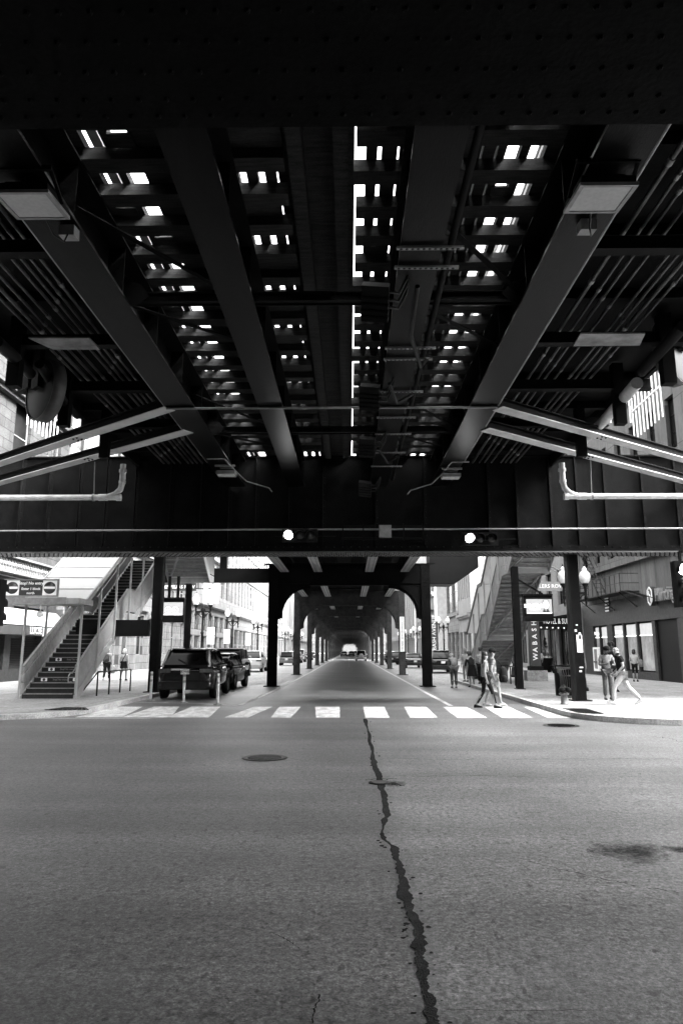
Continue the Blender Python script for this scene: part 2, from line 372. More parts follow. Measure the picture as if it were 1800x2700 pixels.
# ================================================================ ELEVATED RAILWAY
BX=[-3.86,-1.79,1.0,3.06]        # longitudinal beams over the crossing
BZ=7.2; TZ=8.12                  # beam underside, underside of the ties
def rivets(mb,pts,r=.022,up=(0,0,-1)):
    u=Vector(up);a=Vector((1,0,0)) if abs(u.x)<.9 else Vector((0,1,0)); a=(a-u*a.dot(u)).normalized(); b=u.cross(a)
    for p in pts:
        p=Vector(p); vs=[p+(a*math.cos(PI*k/3)+b*math.sin(PI*k/3))*r for k in range(6)]+[p+u*r*.8+(a*math.cos(PI*k/3)+b*math.sin(PI*k/3))*r*.55 for k in range(6)]
        mb.add(vs,[(k,(k+1)%6,(k+1)%6+6,k+6) for k in range(6)]+[(6,7,8,9,10,11)])
def ibeam(mb,x,y0,y1,z0,z1,w,t=.04,web=.03):
    mb.box(x-w/2,x+w/2,y0,y1,z0,z0+t); mb.box(x-web/2,x+web/2,y0,y1,z0+t,z1-t); mb.box(x-w/2,x+w/2,y0,y1,z1-t,z1)
names=['outermost on the left, its flange edged with conduit','second from the left, bare wide flange','third from the left, strapped with perforated bands','outermost on the right, carrying a flood lamp']
rb=bpy.data.meshes
def near_beam(i):
    x=BX[i];w=[.66,.56,.58,.62][i]
    t=thing('track_beam','long riveted steel track beam over the crossing, '+names[i],'track beam',(x,3.8,0),0,'track beams over the crossing')
    f=MB().box(-w/2,w/2,-42,19.38,BZ,BZ+.045); ob('bottom_flange',f,flange,t)
    b=MB().box(-.02,.02,-42,19.38,BZ+.045,TZ-.03)
    for y in range(0,19,2):
        b.box(-w/2+.05,-.021,y+.4,y+.43,BZ+.045,TZ-.03); b.box(.021,w/2-.05,y+.4,y+.43,BZ+.045,TZ-.03)
    ob('web',b,steel,t); ob('top_flange',MB().box(-w/2,w/2,-42,19.38,TZ-.03,TZ-.004),steel,t)
    s=MB().box(-w/2+.015,w/2-.015,11.35,11.45,BZ-.012,BZ-.001); ob('splice_plate',s,flange,t)
    rv=MB()
    for y in range(130): 
        for sx in(-1,1): rivets(rv,[(sx*(w/2-.05),y*.149+.1,BZ-.0005)],.012)
    return t
beams=[near_beam(i) for i in range(4)]
soffit=mat('lit_soffit_tone',.07,.5,0,.4,3,.1,.2,.3)  # lighter colour stands for pavement light on the far girder's underside
# girders across the crossing
def girder(name,label,y0,y1,zb,zt,xl,xr,dy,stiffs):
    t=thing(name,label,'girder',((xl+xr)/2,y0,0)); w=(xr-xl)/2; d=y1-y0
    fl=MB().box(-w,w,0,d,zb,zb+.05)
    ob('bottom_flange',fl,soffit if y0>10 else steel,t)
    an=MB().box(-w,w,.08,.14,zb+.05,zb+.26); ob('flange_angle',an,steel,t)
    web=MB().box(-w,w,.15,d-.15,zb+.05,zt-.05); ob('web',web,steel,t)
    ob('top_flange',MB().box(-w,w,.05,d-.05,zt-.05,zt),steel,t)
    for x in stiffs: ob('web_stiffener',MB().box(x-xl-w-.012,x-xl-w+.012,.04,.15,zb+.26,zt-.06).box(x-xl-w+.0121,x-xl-w+.1,.13,.148,zb+.26,zt-.06),steel2,t)
    rv=MB(); n=int((xr-xl)/.16)
    for k in range(n):
        x=-w+.05+k*.16
        for r_,yy in enumerate((.06,.24,.42,.62,.82,d-.1)):
            if yy<d: rivets(rv,[(x+(.08 if r_%2 else 0),yy,zb)],.03 if y0>10 else .02)
    for k in range(int((xr-xl)/.28)): rivets(rv,[(-w+.1+k*.28,.08,zb+.2)],.025,(0,-1,0))
    for x in stiffs:
        for j in range(int((zt-zb-.5)/.2)): rivets(rv,[(x-xl-w+.055,.13,zb+.4+j*.2)],.016,(0,-1,0))
    ob('rivets',rv,black if y0>10 else steel,t); return t
sx=[aY(p,1400,23.2).x for p in (-150,-60,45,120,200,272,350,443,525,600,672,760,850,990,1120,1290,1365,1455,1525,1600,1700,1790,1880,1970)]
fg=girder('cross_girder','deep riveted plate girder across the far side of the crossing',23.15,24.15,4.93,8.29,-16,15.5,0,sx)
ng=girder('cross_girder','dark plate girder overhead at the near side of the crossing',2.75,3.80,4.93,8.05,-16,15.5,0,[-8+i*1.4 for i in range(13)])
# columns that carry the far girder
def big_column(label,x,y,ztop,paper=False):
    t=thing('steel_column',label,'column',(x,y,KZ))
    m=MB(); w=.31;d=.34
    m.box(-w/2,w/2,-d/2,-d/2+.02,0,ztop-KZ); m.box(-w/2,w/2,d/2-.02,d/2,0,ztop-KZ); m.box(-w/2,-w/2+.02,-d/2+.02,d/2-.02,0,ztop-KZ); m.box(w/2-.02,w/2,-d/2+.02,d/2-.02,0,ztop-KZ)
    ob('shaft',m,steel,t)
    if x>0:
        ob('edge_angle',MB().box(-w/2-.07,-w/2-.003,-d/2-.02,d/2,0,ztop-KZ),black,t)
    else: ob('edge_angle',MB().box(w/2+.003,w/2+.08,-d/2-.02,d/2,0,ztop-KZ),steel2,t)
    ob('base_plate',MB().box(-.3,.3,-.28,.28,0,.03),steel2,t)
    if paper:
        p=MB();
        for (a,b,c,e) in [(-.06,.13,1.55,2.12),(-.1,-.03,2.22,2.3),(-.06,.01,2.42,2.46),(-.02,.1,1.05,1.09),(-.03,.05,.92,.98),(.02,.09,1.98,2.2)]: p.box(a,b,-d/2-.006,-d/2-.002,c,e)
        ob('paper_notices',p,mat('torn_paper',.6,.8,0,.3,9),t)
    return t
big_column('tall dark steel column with torn paper notices beside the fire hydrant',7.53,23.75,4.93,True)
big_column('tall dark steel column on the left pavement beside the black parked car',-7.75,28.4,7.5)
def slim(label,x,y,zt):
    t=thing('steel_post',label,'post',(x,y,KZ)); m=MB(); m.box(-.14,.14,-.14,-.11,0,zt-KZ); m.box(-.14,.14,.11,.14,0,zt-KZ); m.box(-.02,.02,-.11,.11,0,zt-KZ); ob('shaft',m,black,t); ob('base_plate',MB().box(-.2,.2,-.2,.2,0,.03),blackm,t)
slim('slim black post carrying the lit screen on the right pavement',7.23,30.8,5.35)
slim('slim black post behind the black parked car, under the left platform beam',-8.1,35.5,5.05)
# deck: ties, boards, rails
tb=MB().box(-.145,.145,0,.18,0,1)  # placeholder, replaced below
def tie_mesh(L): return MB().box(0,L,0,.285,0,.18).mesh('track_tie',wood)
lm,ls,rm=tie_mesh(3.32),tie_mesh(3.22),tie_mesh(3.4)
PITCHT=.762; ties=[]
def place_tie(me,x,y,label,grp,z=TZ):
    o=bpy.data.objects.new('track_tie',me); COL.objects.link(o); o.location=(x,y,z); tag(o,label,'railway tie',grp); return o
y=8.44-PITCHT*20;k=0
while y<22.9:
    on=y>3.9
    if not (2.4<y<3.7): place_tie(lm,-4.18,y-.30+[0,-.02,.02][k%3],'creosoted timber tie of the left track over the crossing' if on else 'creosoted timber tie of the left track behind the camera','left track ties over the crossing' if on else 'left track ties behind the near girder')
    if not (2.6<y<3.9): place_tie(rm,.105 if k%4 else .07,y+[0,.02,-.015,.01][k%4],'creosoted timber tie of the right track over the crossing' if on else 'creosoted timber tie of the right track behind the camera','right track ties over the crossing' if on else 'right track ties behind the near girder')
    y+=PITCHT;k+=1
# ties of the spans beyond the far girder
y=24.4
n=0
TZ2=6.72
while y<84:
    place_tie(lm,-4.0,y,'creosoted timber tie of the left track beyond the far girder','left track ties beyond the far girder',TZ2); place_tie(rm,.1,y,'creosoted timber tie of the right track beyond the far girder','right track ties beyond the far girder',TZ2); y+=.52; n+=2
far=MB()
while y<420:
    far.box(-4,-.68,y,y+.3,TZ2,TZ2+.18); far.box(.1,3.5,y,y+.3,TZ2,TZ2+.18); y+=.52
tag(ob('distant_ties',far,wood),'dark mass of timber ties far along the elevated track','railway ties',None,'stuff')
def boards(name,label,cat,segs,z,h,m,y0=-35,y1=23.0,grp=None):
    for a,b,lab in segs: tag(ob(name,MB().box(a,b,y0,y1,z,z+h),m),lab,cat,grp)
zb=TZ+.184
# windows of sky are left between these planks
left=[(-4.3,-3.49),(-3.22,-3.11),(-2.85,-2.37),(-2.33,-2.22),(-2.18,-1.54),(-1.43,-1.275),(-1.17,-1.02)]
right=[(.24,.39),(.45,.655),(.69,1.47),(1.55,1.77),(1.80,1.965),(1.995,2.11),(2.30,2.42),(2.63,3.6)]
pl=['wide outer','narrow','middle','narrow inner','wide inner','narrow innermost','last'] 
for i,(a,b) in enumerate(left):
    t=tag(ob('guard_plank',MB().box(a,b,-35,24.6,zb,zb+.12),wood),None,'plank'); t['label']='long timber guard plank on the left track ties, number %d from the outer edge'%(i+1) ; t['group']='guard planks on the left track'
for i,(a,b) in enumerate(right):
    t=tag(ob('guard_plank',MB().box(a,b,-35,24.6,zb,zb+.12),wood),None,'plank'); t['label']='long timber guard plank on the right track ties, number %d from the middle slot'%(i+1); t['group']='guard planks on the right track'
wk=thing('walkway','solid dark timber walkway between the two elevated tracks over the crossing','walkway',(0,0,zb))
ob('planking',MB().box(-1.0,.085,-35,24.6,.122,.18),wood,wk)
ob('joists',MB().box(-.80,-.6,-35,23,-.18,.12).box(-.2,.0,-35,23,-.18,.12),wood,wk)
for i in range(-6,10):
    y=8.44-.30+.285+PITCHT*(2*i+1)
    if y<22.5: tag(ob('walkway_support',MB().box(-1.60,-.87 if i%3 else -1.0,y-.02,y+.497,zb-.03,zb-.004),wood),'short timber walkway support board laid between ties of the left track','board','walkway support boards on the left track')
tag(ob('shade_cover',MB().box(-4.3,3.6,-35,7.35,zb+.29,zb+.34),wood),'unseen solid cover added over the tracks to shade the near road','boarding')  # out of view, added over the deck slots to darken the road below
rc=random.Random(5)
for i,(x0,x1,gp) in enumerate([(-3.12,-2.8,5),(-3.5,-3.2,7),(-3.12,-2.8,8),(-3.5,-3.25,11),(.36,.6,8),(2.05,2.32,6),(-1.3,-1.0,9)]):
    y=8.44+.285+PITCHT*(gp-6); y+=(-.30 if x0<0 else 0); a=rc.uniform(.12,.3)
    tag(ob('deck_scrap_board',MB().box(x0,x1,y+a,y+.49,zb-.028,zb-.003),wood),'short scrap board lying over a gap between the ties','board','scrap boards over the tie gaps')
for x,lab in((-3.37,'outer steel rail of the left track'),(-1.93,'inner steel rail of the left track'),(1.12,'inner steel rail of the right track'),(2.70,'outer steel rail of the right track')):
    m=MB().box(x-.07,x+.07,-35,420,zb+.124,zb+.14).box(x-.01,x+.01,-35,420,zb+.14,zb+.24).box(x-.035,x+.035,-35,420,zb+.24,zb+.28)
    tag(ob('running_rail',m,galv),lab,'rail',None)
# platforms on both sides
for sgn,x0,x1,lab in((-1,-7.3,-4.32,'dark station platform floor hung over the left pavement'),(1,3.62,6.95,'dark station platform floor hung over the right pavement')):
    t=thing('station_platform',lab,'platform',((x0+x1)/2,10,8.3)); c=(x0+x1)/2
    ob('floor',MB().box(x0-c,x1-c,-45,27 if sgn<0 else 14.4,0,.15),steel,t)
    for yy in range(-10,14,2): ob('joist',MB().box(x0-c,x1-c,yy-.06,yy+.06,-.2,-.004),steel,t)
    ob('edge_beam',MB().box((x0 if sgn<0 else x1-.1)-c,(x0+.1 if sgn<0 else x1)-c,-45,27 if sgn<0 else 14.4,-.35,-.004),steel2,t)
    # windbreak wall of the platform keeps out the low sky
    ob('windbreak',MB().box((x0+.02 if sgn<0 else x1-.08)-c,(x0+.08 if sgn<0 else x1-.02)-c,-45,27 if sgn<0 else 14.4,.151,2.4),steel2,t)
# cross arms with hanging posts, conduit racks, plates
def cross_arm(sgn,y,label):
    x0=sgn*4.1 if sgn<0 else 3.5; x1=sgn*(7.2 if sgn<0 else 6.9)
    t=thing('platform_crossbeam',label,'crossbeam',(x0,y,7.62)); L=x1-x0
    ob('arm',MB().box(0,L,-.02,.02,0,.24).box(0,L,-.1,.1,-.02,-.001),steel2,t)
    ob('hanger',MB().box(L*.78-.12*sgn,L*.78+.12*sgn,-.1,.1,-.85,.6),steel,t)
    return t
for i,yy in enumerate((9.6,12.85,15.3,18.0)):
    o=['nearest','second','third','farthest'][i]
    cross_arm(-1,yy,'steel crossbeam under the left platform, %s of four'%o); cross_arm(1,yy,'steel crossbeam under the right platform, %s of four'%o)
cxl=[-4.95,-5.12,-5.27,-5.42,-5.68,-5.88,-6.08,-6.25]; cxr=[4.15,4.38,4.55,4.78,5.1,5.25,5.42,5.6]
for gx,grp,nm in((cxl,'conduits under the left platform','left'),(cxr,'conduits under the right platform','right')):
    for i,x in enumerate(gx):
        r=.038 if i in(0,6) else .027
        t=thing('conduit','thin metal conduit running under the %s platform, %s'%(nm,['first','second','third','fourth','fifth','sixth','seventh','eighth'][i]+' out from the beam'),'conduit',(x,0,7.95),0,grp)
        ob('pipe',MB().tube([(0,-6,0),(0,8,.0),(0,22.9,0)],r,8),conduit,t)
        c=MB()
        for yy in range(2,22,3): c.tube([(0,yy+.3*i%2,0),(0,yy+.12+.3*i%2,0)],r*1.35,8)
        ob('couplings',c,galv,t)
def plate(pts,z,label):
    P=[aZ(a,b,z) for a,b in pts]; tag(ob('cover_plate',MB().slab(P,(0,0,.03)),mat('dull_sheet_metal_%d'%len(MT),.16,.45,.3,.6,3)),label,'metal plate')
plate([(75,892),(236,892),(265,922),(140,922)],7.45,'flat sheet metal plate under the left conduits')
plate([(1530,880),(1700,880),(1685,911),(1510,913)],7.45,'flat sheet metal plate under the right conduits')
# bracing between the beams
def strut(y,z,label):
    t=thing('cross_brace',label,'brace',(0,y,z))
    m=MB()
    for a,b in((BX[0]+.04,BX[1]-.04),(BX[1]+.04,BX[2]-.04),(BX[2]+.04,BX[3]-.04)): m.box(a,b,-.02,.02,0,.17).box(a,b,-.07,-.02,0,.02).box(a,b,-.07,-.02,.15,.17).box(a,b,.06,.08,-.02,.19)
    ob('channel',m,steel2,t); g=MB()
    for x,s in((BX[0],1),(BX[3],-1)):
        ob('gusset_plate',MB().slab([(x+.03*s,-.09,-.16),(x+.35*s,-.09,-.05),(x+.5*s,-.09,.1),(x+.35*s,-.09,.3),(x+.03*s,-.09,.42)],(0,.02,0)),steel2,t)
    for a,b in((BX[0],BX[1]),(BX[2],BX[3])): ob('lacing_bar',MB().bar((a+.06,.1,.05),(b-.06,2.2,.2),.09,.02),steel,t); ob('lacing_bar',MB().bar((b-.06,.1,.12),(a+.06,-2.2,.3),.09,.02),steel,t)
    return t
strut(10.95,7.52,'bolted channel brace between the track beams, nearer of two'); strut(18.2,7.52,'bolted channel brace between the track beams, farther of two')
tb=MB().tube([(BX[0]-.3,15.2,BZ-.04),(BX[3]+.3,15.2,BZ-.04)],.028,8)
tag(ob('cross_pipe',tb,galv),'thin straight pipe clamped across the undersides of all four track beams','pipe')
# diagonal lateral struts at the sides
def diag(a,b,label,sgn):
    a=Vector(a);b=Vector(b); t=thing('lateral_strut',label,'strut',a); d=b-a
    u=Vector((0,0,1)); r=d.normalized().cross(u)*(1)
    m=MB(); n=r*.0
    ob('web',MB().bar((0,0,.12),(d.x,d.y,.12),.02,.22),steel,t)
    ob('bottom_flange',MB().bar((0,0,0),(d.x,d.y,0),.32,.02),pipe_f,t)
    ob('top_flange',MB().bar((0,0,.24),(d.x,d.y,.24),.2,.02),steel2,t)
    q=MB(); p=d*.42
    for i in(-.08,.08):
        for j in(-.07,.07): c=p+d.normalized()*i+r*j; rivets(q,[(c.x,c.y,-.011)],.035)
    ob('bolts',q,black,t)
pipe_f=mat('pale_lit_flange_paint',.42,.35,0,.25,1.5,.05)  # pale colour carries street light on strut undersides, peeled paint on far beams
zz=BZ-.02
diag((-4.1,15.26,zz),(-11.2,20.7,zz),'long diagonal strut on the left, the upper of the pair',-1)
diag((-4.05,16.96,zz),(-12.3,23.05,zz),'long diagonal strut on the left, the lower of the pair',-1)
diag((3.4,15.34,zz),(10.9,20.7,zz),'long diagonal strut on the right, the upper of the pair',1)
diag((3.4,16.9,zz),(11.6,23.0,zz),'long diagonal strut on the right, the lower of the pair',1)
# drain pipes with elbows
def drain(s,x,label):
    t=thing('drain_pipe',label,'drain pipe',(x,20,6.14))
    ob('run',MB().tube([(0,0,0),(s*.55,0,0),(s*9,0,0)],.085,14),pipeM,t)
    ob('end_cap',MB().tube([(-s*.05,0,0),(s*.08,0,0)],.105,14).tube([(s*.35,0,0),(s*.6,0,0)],.1,14),pipeM,t)
    ob('elbow',MB().tube([(s*.32,0,.02),(s*.12,0,.1),(-s*.02,0,.24),(-s*.06,0,.42),(-s*.06,0,1.0)],.085,14).tube([(-s*.06,0,.42),(-s*.06,0,.5)],.1,14).tube([(-s*.06,0,.75),(-s*.06,0,.84)],.11,14),pipeM,t)
    ob('hanger_rod',MB().tube([(s*.75,0,.08),(s*.68,-.3,1.0)],.015,6).lathe([(.11,-.03),(.11,.03)],12,(s*.75,0,0),'x'),galv,t)
drain(-1,-6.72,'pale drain pipe with bent elbow hung on the left of the far girder'); drain(1,6.29,'pale drain pipe with bent elbow hung on the right of the far girder')
# counterweight drums and slanted pipes at the platform edges
rimM=mat('disc_rim_paint',.05,.6,0,.4,4)
def drum(s,px,py,Y,label):
    c=aY(px,py,Y); t=thing('round_signal_disc',label,'metal disc',c)
    t.rotation_euler=(0,0,-s*math.radians(42)); ob('disc',MB().lathe([(.001,-.12),(.62,-.12),(.66,-.1),(.66,.12),(.001,.12)],40,(0,0,0),'y' ),black,t)
    ob('rim',MB().lathe([(.665,-.13),(.69,-.13),(.69,.15),(.665,.15)],40,(0,0,0),'y'),rimM,t)
    ob('housing',MB().box(-s*.05+ s*-.95,s*-.45,-.2,.3,.15,.75).box(-.16,.16,-.25,-.14,.0,1.3),steel2,t)
drum(1,120,1030,14.5,'large dark round disc hung under the left platform edge')
drum(-1,1775,930,13.5,'large dark round disc hung under the right platform edge')
def slant(pts,r,label,m):
    tag(ob('slanted_pipe',MB().tube(pts,r,12),m),label,'pipe')
slant([aY(105,960,13.6),aY(170,1060,15.2),aY(205,1095,16.2)],.1,'short slanted dark pipe beside the left disc',steel2)
slant([aY(1800,860,11.5),aY(1690,980,13.5)],.11,'short slanted dark pipe beside the right disc',steel2)
slant([aY(1678,1010,14.2),aY(1590,1110,17.2),aY(1515,1185,20.2)],.13,'long slanted pale downpipe behind the right struts',mat('pale_downpipe',.4,.45,0,.25,3))
slant([aY(-10,900,11.5),aY(48,950,13),aY(80,985,14)],.12,'ribbed dark hose at the left platform edge',black)
# flood lamps
def flood(c,label,w=.62,d=.6,tilt=.12):
    t=thing('flood_lamp',label,'flood lamp',c); t.rotation_euler=(tilt,0,0)
    ob('housing',MB().box(-w/2,w/2,-d/2,d/2,.02,.13).box(-w/2+.08,w/2-.08,-d/2+.1,d/2-.1,.13,.2),steel2,t)
    ob('rim',MB().box(-w/2-.02,w/2+.02,-d/2-.02,-d/2+.025,0,.04).box(-w/2-.02,w/2+.02,d/2-.025,d/2+.02,0,.04).box(-w/2-.02,-w/2+.03,-d/2+.026,d/2-.026,0,.04).box(w/2-.03,w/2+.02,-d/2+.026,d/2-.026,0,.04),galv,t)
    ob('lens',MB().box(-w/2+.035,w/2-.035,-d/2+.03,d/2-.03,.008,.019),diff,t)
    ob('bracket',MB().bar((-w/2-.05,-d/2,.3),(w/2+.05,-d/2,.3),.05,.05).bar((w/2+.03,-d/2,.3),(w/2+.03,.05,.06),.04,.03).bar((-w/2-.03,-d/2,.3),(-w/2-.03,.05,.06),.04,.03),steel,t)
    ob('junction_box',MB().box(.02,.22,d/2+.42,d/2+.6,.0,.14),galv,t)
    ob('cable',MB().tube([(.0,d/2,.08),(.05,d/2+.2,-.1),(.12,d/2+.36,-.12),(.14,d/2+.45,.05)],.012,6),black,t)
flood(aZ(85,545,6.95),'square flood lamp hung beneath the leftmost beam, near the camera')
flood(aZ(1580,527,6.95),'square flood lamp hung beneath the rightmost beam, near the camera')
def small_flood(px,py,s,label):
    c=aZ(px,py,6.9); t=thing('flood_lamp',label,'flood lamp',c)
    ob('housing',MB().box(-.28,.28,-.2,.2,.03,.13),galv,t); ob('lens',MB().box(-.26,.26,-.18,.18,.012,.029),diff,t)
    ob('bracket',MB().tube([(s*.25,.3,.2),(s*.1,-1.0,.26),(-s*.4,-1.0,.26)],.022,6).bar((-.3,-.3,.24),(.3,-.3,.24),.07,.05).bar((-.2,0,.24),(.2,0,.24),.05,.04),galv,t)
    ob('conduit_tail',MB().tube([(s*.25,.3,.2),(s*.45,1.1,.1),(s*1.1,1.6,.0),(s*1.2,1.65,-.12)],.02,6),galv,t)
small_flood(597,1255,1,'small flood lamp far along the leftmost beam, with a bent conduit'); small_flood(1188,1262,-1,'small flood lamp far along the rightmost beam, with a bent conduit')
# edge conduits clamped to the outer beams
tag(ob('beam_conduit',MB().tube([(BX[0]-.36,3.9,BZ+.05),(BX[0]-.36,20.2,BZ+.05)],.025,8),galv),'thin conduit clamped along the outer flange of the leftmost beam','conduit')
tag(ob('beam_conduit',MB().tube([(BX[3]+.35,3.9,BZ+.05),(BX[3]+.35,20.2,BZ+.05)],.025,8),galv),'thin conduit clamped along the outer flange of the rightmost beam','conduit')
t=thing('cable_conduit','thick conduit strapped beside the third track beam','conduit',(1.42,0,7.28))
ob('pipe',MB().tube([(0,3.9,0),(0,22.5,0)],.05,10),steel2,t)
# perforated straps on the third beam
pm=MB()
for k in range(9): pm.box(-.42+k*.088+.0,-.42+k*.088+.05,-.03,.03,0,.01)
def strap(y,i):
    t=thing('perforated_strap','perforated metal strap clamped under the third track beam, %s from the camera'%['first','second','third','fourth','fifth','sixth','seventh','eighth','ninth','tenth'][i],'strap',(1.08,y,BZ-.055),0,'straps under the third beam')
    ob('channel',MB().box(-.42,.5,-.03,.03,0,.035),galv,t); h=MB()
    for k in range(11): h.lathe([(.001,-.003),(.022,-.003),(.022,-.0005)],10,(-.36+k*.078,0,0))
    ob('slot_holes',h,black,t)
for i,yy in enumerate((6.25,8.75,9.25,12.0,12.5,14.2,15.9,17.2,18.9,20.4)): strap(yy,i)
# ribbed junction boxes with looping cables
def jbox(px,py,z,label,n=1):
    c=aZ(px,py,z); t=thing('junction_box',label,'junction box',c); t.rotation_euler=(math.radians(-38),math.radians(8),math.radians(-6))
    ob('box_body',MB().box(-.2,.2,-.06,.5,-.07,.07),black,t); r=MB()
    for k in range(4): r.box(-.205,.205,.1+k*.1,.13+k*.1,-.085,.085)
    ob('ribs',r,steel,t); cb=MB()
    for k in range(3): cb.tube([(.19,.05+.12*k,.02),(.33,.1+.12*k,.1),(.42,-.05+.12*k,.3),(.45,-.2+.1*k,.45)],.022,6)
    ob('cable_loops',cb,black,t)
for i,(px,py) in enumerate([(990,760),(975,1023),(968,1160),(962,1275)]):
    jbox(px,py,6.95,'black ribbed junction box hung beside the third beam, %s from the camera'%['nearest','second','third','farthest'][i])
for i,pts in enumerate([[(1.0,9.4,6.95),(1.0,10.6,6.75),(1.3,12.0,6.8),(1.45,12.4,7.1)],[(.8,13.2,6.95),(1.0,13.9,6.8),(1.35,14.2,7.1)],[(.75,17.6,6.9),(1.05,18.6,6.78),(1.4,19.2,7.15)]]):
    tag(ob('sagging_cable',MB().tube(pts,.035,8),black),'black cable sagging under the third track beam, %s of three'%['nearest','middle','farthest'][i],'cable')
# ---- fittings on the far girder
tag(ob('girder_conduit',MB().tube([(-15.5,23.06,5.66),(-3,23.06,5.70),(15,23.06,5.72)],.03,8),galv),'long thin conduit running across the face of the far girder','conduit')
a=aY(1015,1401,22.95); t=thing('junction_box','pale square junction box on the middle of the far girder','junction box',a)
ob('case',MB().box(-.2,.2,-.08,.1,-.2,.2),galv,t); r=MB()
for z in(.2,.16,-.2,-.25): r.box(-1.45,-.21,-.0,.03,z-.012,z+.012); r.box(.21,1.3,-.0,.03,z-.012,z+.012)
for x in(-1.4,-.72,.62,1.25): r.box(x-.02,x+.02,.0,.05,-.3 if x>-1 else -.5,.28 if x>-1 else .5)
ob('rack_rails',r,steel2,t)
def signal(px,py,Y,label,vert=False,rz=0,s=1.0,lit=0):
    c=aY(px,py,Y) if px is not None else Vector(py); t=thing('traffic_signal',label,'traffic signal',c,rz)
    P=[(-.36,0),(0,0),(.36,0)] if not vert else [(0,.36),(0,0),(0,-.36)]
    w,h=(.58,.21) if not vert else (.21,.58)
    ob('housing',MB().box(-w,w,-.02,.2,-h,h),black,t)
    ob('bracket',MB().bar((-w-.25,.1,0),(-w,.1,0),.05,.04).bar((w,.1,0),(w+.6,.1,0),.05,.04) if not vert else MB().bar((0,.1,h),(0,.1,h+.25),.06,.06).bar((0,.1,h+.25),(.9,.1,h+.25),.06,.06),steel2,t)
    for i,(x,z) in enumerate(P):
        ln_=MB().lathe([(.001,-.055),(.07,-.05),(.13,-.025)],20,(x,0,z),'y'); ob('lens',ln_,lampOn if i==lit else lensOff,t)
        v=MB(); n=14;R=.155
        for k in range(n):
            a0=math.radians(-25+230*k/n);a1=math.radians(-25+230*(k+1)/n)
            p=[(x+R*math.cos(a0),-.02,z+R*math.sin(a0)),(x+R*math.cos(a1),-.02,z+R*math.sin(a1)),(x+R*math.cos(a1),-.2,z+R*math.sin(a1)-.01),(x+R*math.cos(a0),-.2,z+R*math.sin(a0)-.01)]; v.slab(p,(0,0,.008))
        ob('visor',v,blackm,t)
    return t
signal(790,1412,22.75,'horizontal traffic signal on the far girder, left of centre, lamp lit at its left end')
signal(1265,1420,22.75,'horizontal traffic signal on the far girder, right of centre, lamp lit at its left end')
def pole_signal(px,py,Y,rz,label,lit,dx):
    c=aY(px,py,Y); t=signal(None,(c.x,c.y,c.z),Y,label,True,rz,1,lit)
    p=thing('signal_pole',label.split(',')[0].replace('traffic signal','signal pole')+', mostly out of the picture','pole',(c.x+dx,c.y+.1,KZ)); ob('shaft',MB().lathe([(.16,0),(.13,.3),(.09,.5),(.08,3.9)],14),blackm,p); ob('base_flange',MB().lathe([(.22,0),(.22,.06),(.16,.1)],14),blackm,p)
pole_signal(1802,1540,17.6,0,'vertical black traffic signal at the right edge, its top lamp lit',0,.9)
pole_signal(-6,1590,17.8,PI*.93,'black traffic signal at the left edge, seen from behind',9,-.9)
# ---------------------------------------------------------------- bents of the elevated railway beyond
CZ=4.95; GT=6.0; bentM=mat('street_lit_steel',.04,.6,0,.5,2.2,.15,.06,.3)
def bent(bentM):
    t=thing('track_bent','','track bent',(0,0,0))
    for s,x in((-1,-3.82),(1,3.82)):
        c=MB(); w,d=.46,.42
        c.box(x-w/2,x+w/2,-d/2,-d/2+.03,0,GT); c.box(x-w/2,x+w/2,d/2-.03,d/2,0,GT); c.box(x-.03,x+.03,-d/2+.03,d/2-.03,0,GT)
        co=ob('column',c,bentM,t)
        r=MB()
        for k in range(38):
            for q in(-.17,-.06,.06,.17): rivets(r,[(x+q,-d/2,.3+k*.15)],.017,(0,-1,0))
        ob('rivet_rows',r,bentM,co)
        ob('base_plate',MB().box(x-.38,x+.38,-.34,.34,0,.04),bentM,co)
        k=MB(); R=1.62; pts=[(x-s*w/2,0,CZ-.02)]
        arcp=[(x-s*(w/2+R)+s*R*math.cos(a),0,CZ-R+R*math.sin(a)-.0) for a in [PI/2*i/12 for i in range(13)]]
        inner=[(x-s*(w/2+.09)-s*0,0,CZ-R-.1)]
        poly=[(x-s*w/2,-.08,CZ-R-.06),(x-s*(w/2+.13),-.08,CZ-R-.06)]+[(px_-s*.13*(1-math.sin(PI/2*i/12)),-.08,pz_-.0) for i,(px_,_,pz_) in enumerate(arcp)]+[(x-s*(w/2+R),-.08,CZ+.1),(x-s*w/2,-.08,CZ+.1)]
        k.slab(poly,(0,.16,0))
        ob('knee_bracket',k,bentM,t)
        e=MB()
        for i in range(12):
            a0,a1=arcp[i],arcp[i+1]; e.bar((a0[0]-s*.13*(1-math.sin(PI/2*i/12)),0,a0[2]-.012),(a1[0]-s*.13*(1-math.sin(PI/2*(i+1)/12)),0,a1[2]-.012),.24,.02,up=(0,1,0))
        ob('knee_flange',e,bentM,t)
    g=MB().box(-3.59,3.59,-.16,.16,CZ+.09,GT).box(-4.3,4.3,-.2,.2,GT+.003,GT+.06); ob('cross_girder',g,bentM,t)
    ob('girder_flange',MB().box(-2.0,2.0,-.22,.22,CZ,CZ+.085),bentM,t)
    return t
B0=bent(steel); B1=bent(bentM); YB=[35.5+16.5*i for i in range(23)]  # later bents are the same steel with street light put into its colour
ords=['first','second','third','fourth','fifth','sixth','seventh','eighth','ninth','tenth','eleventh','twelfth','thirteenth','fourteenth','fifteenth','sixteenth','seventeenth','eighteenth','nineteenth','twentieth','twenty-first','twenty-second','twenty-third']
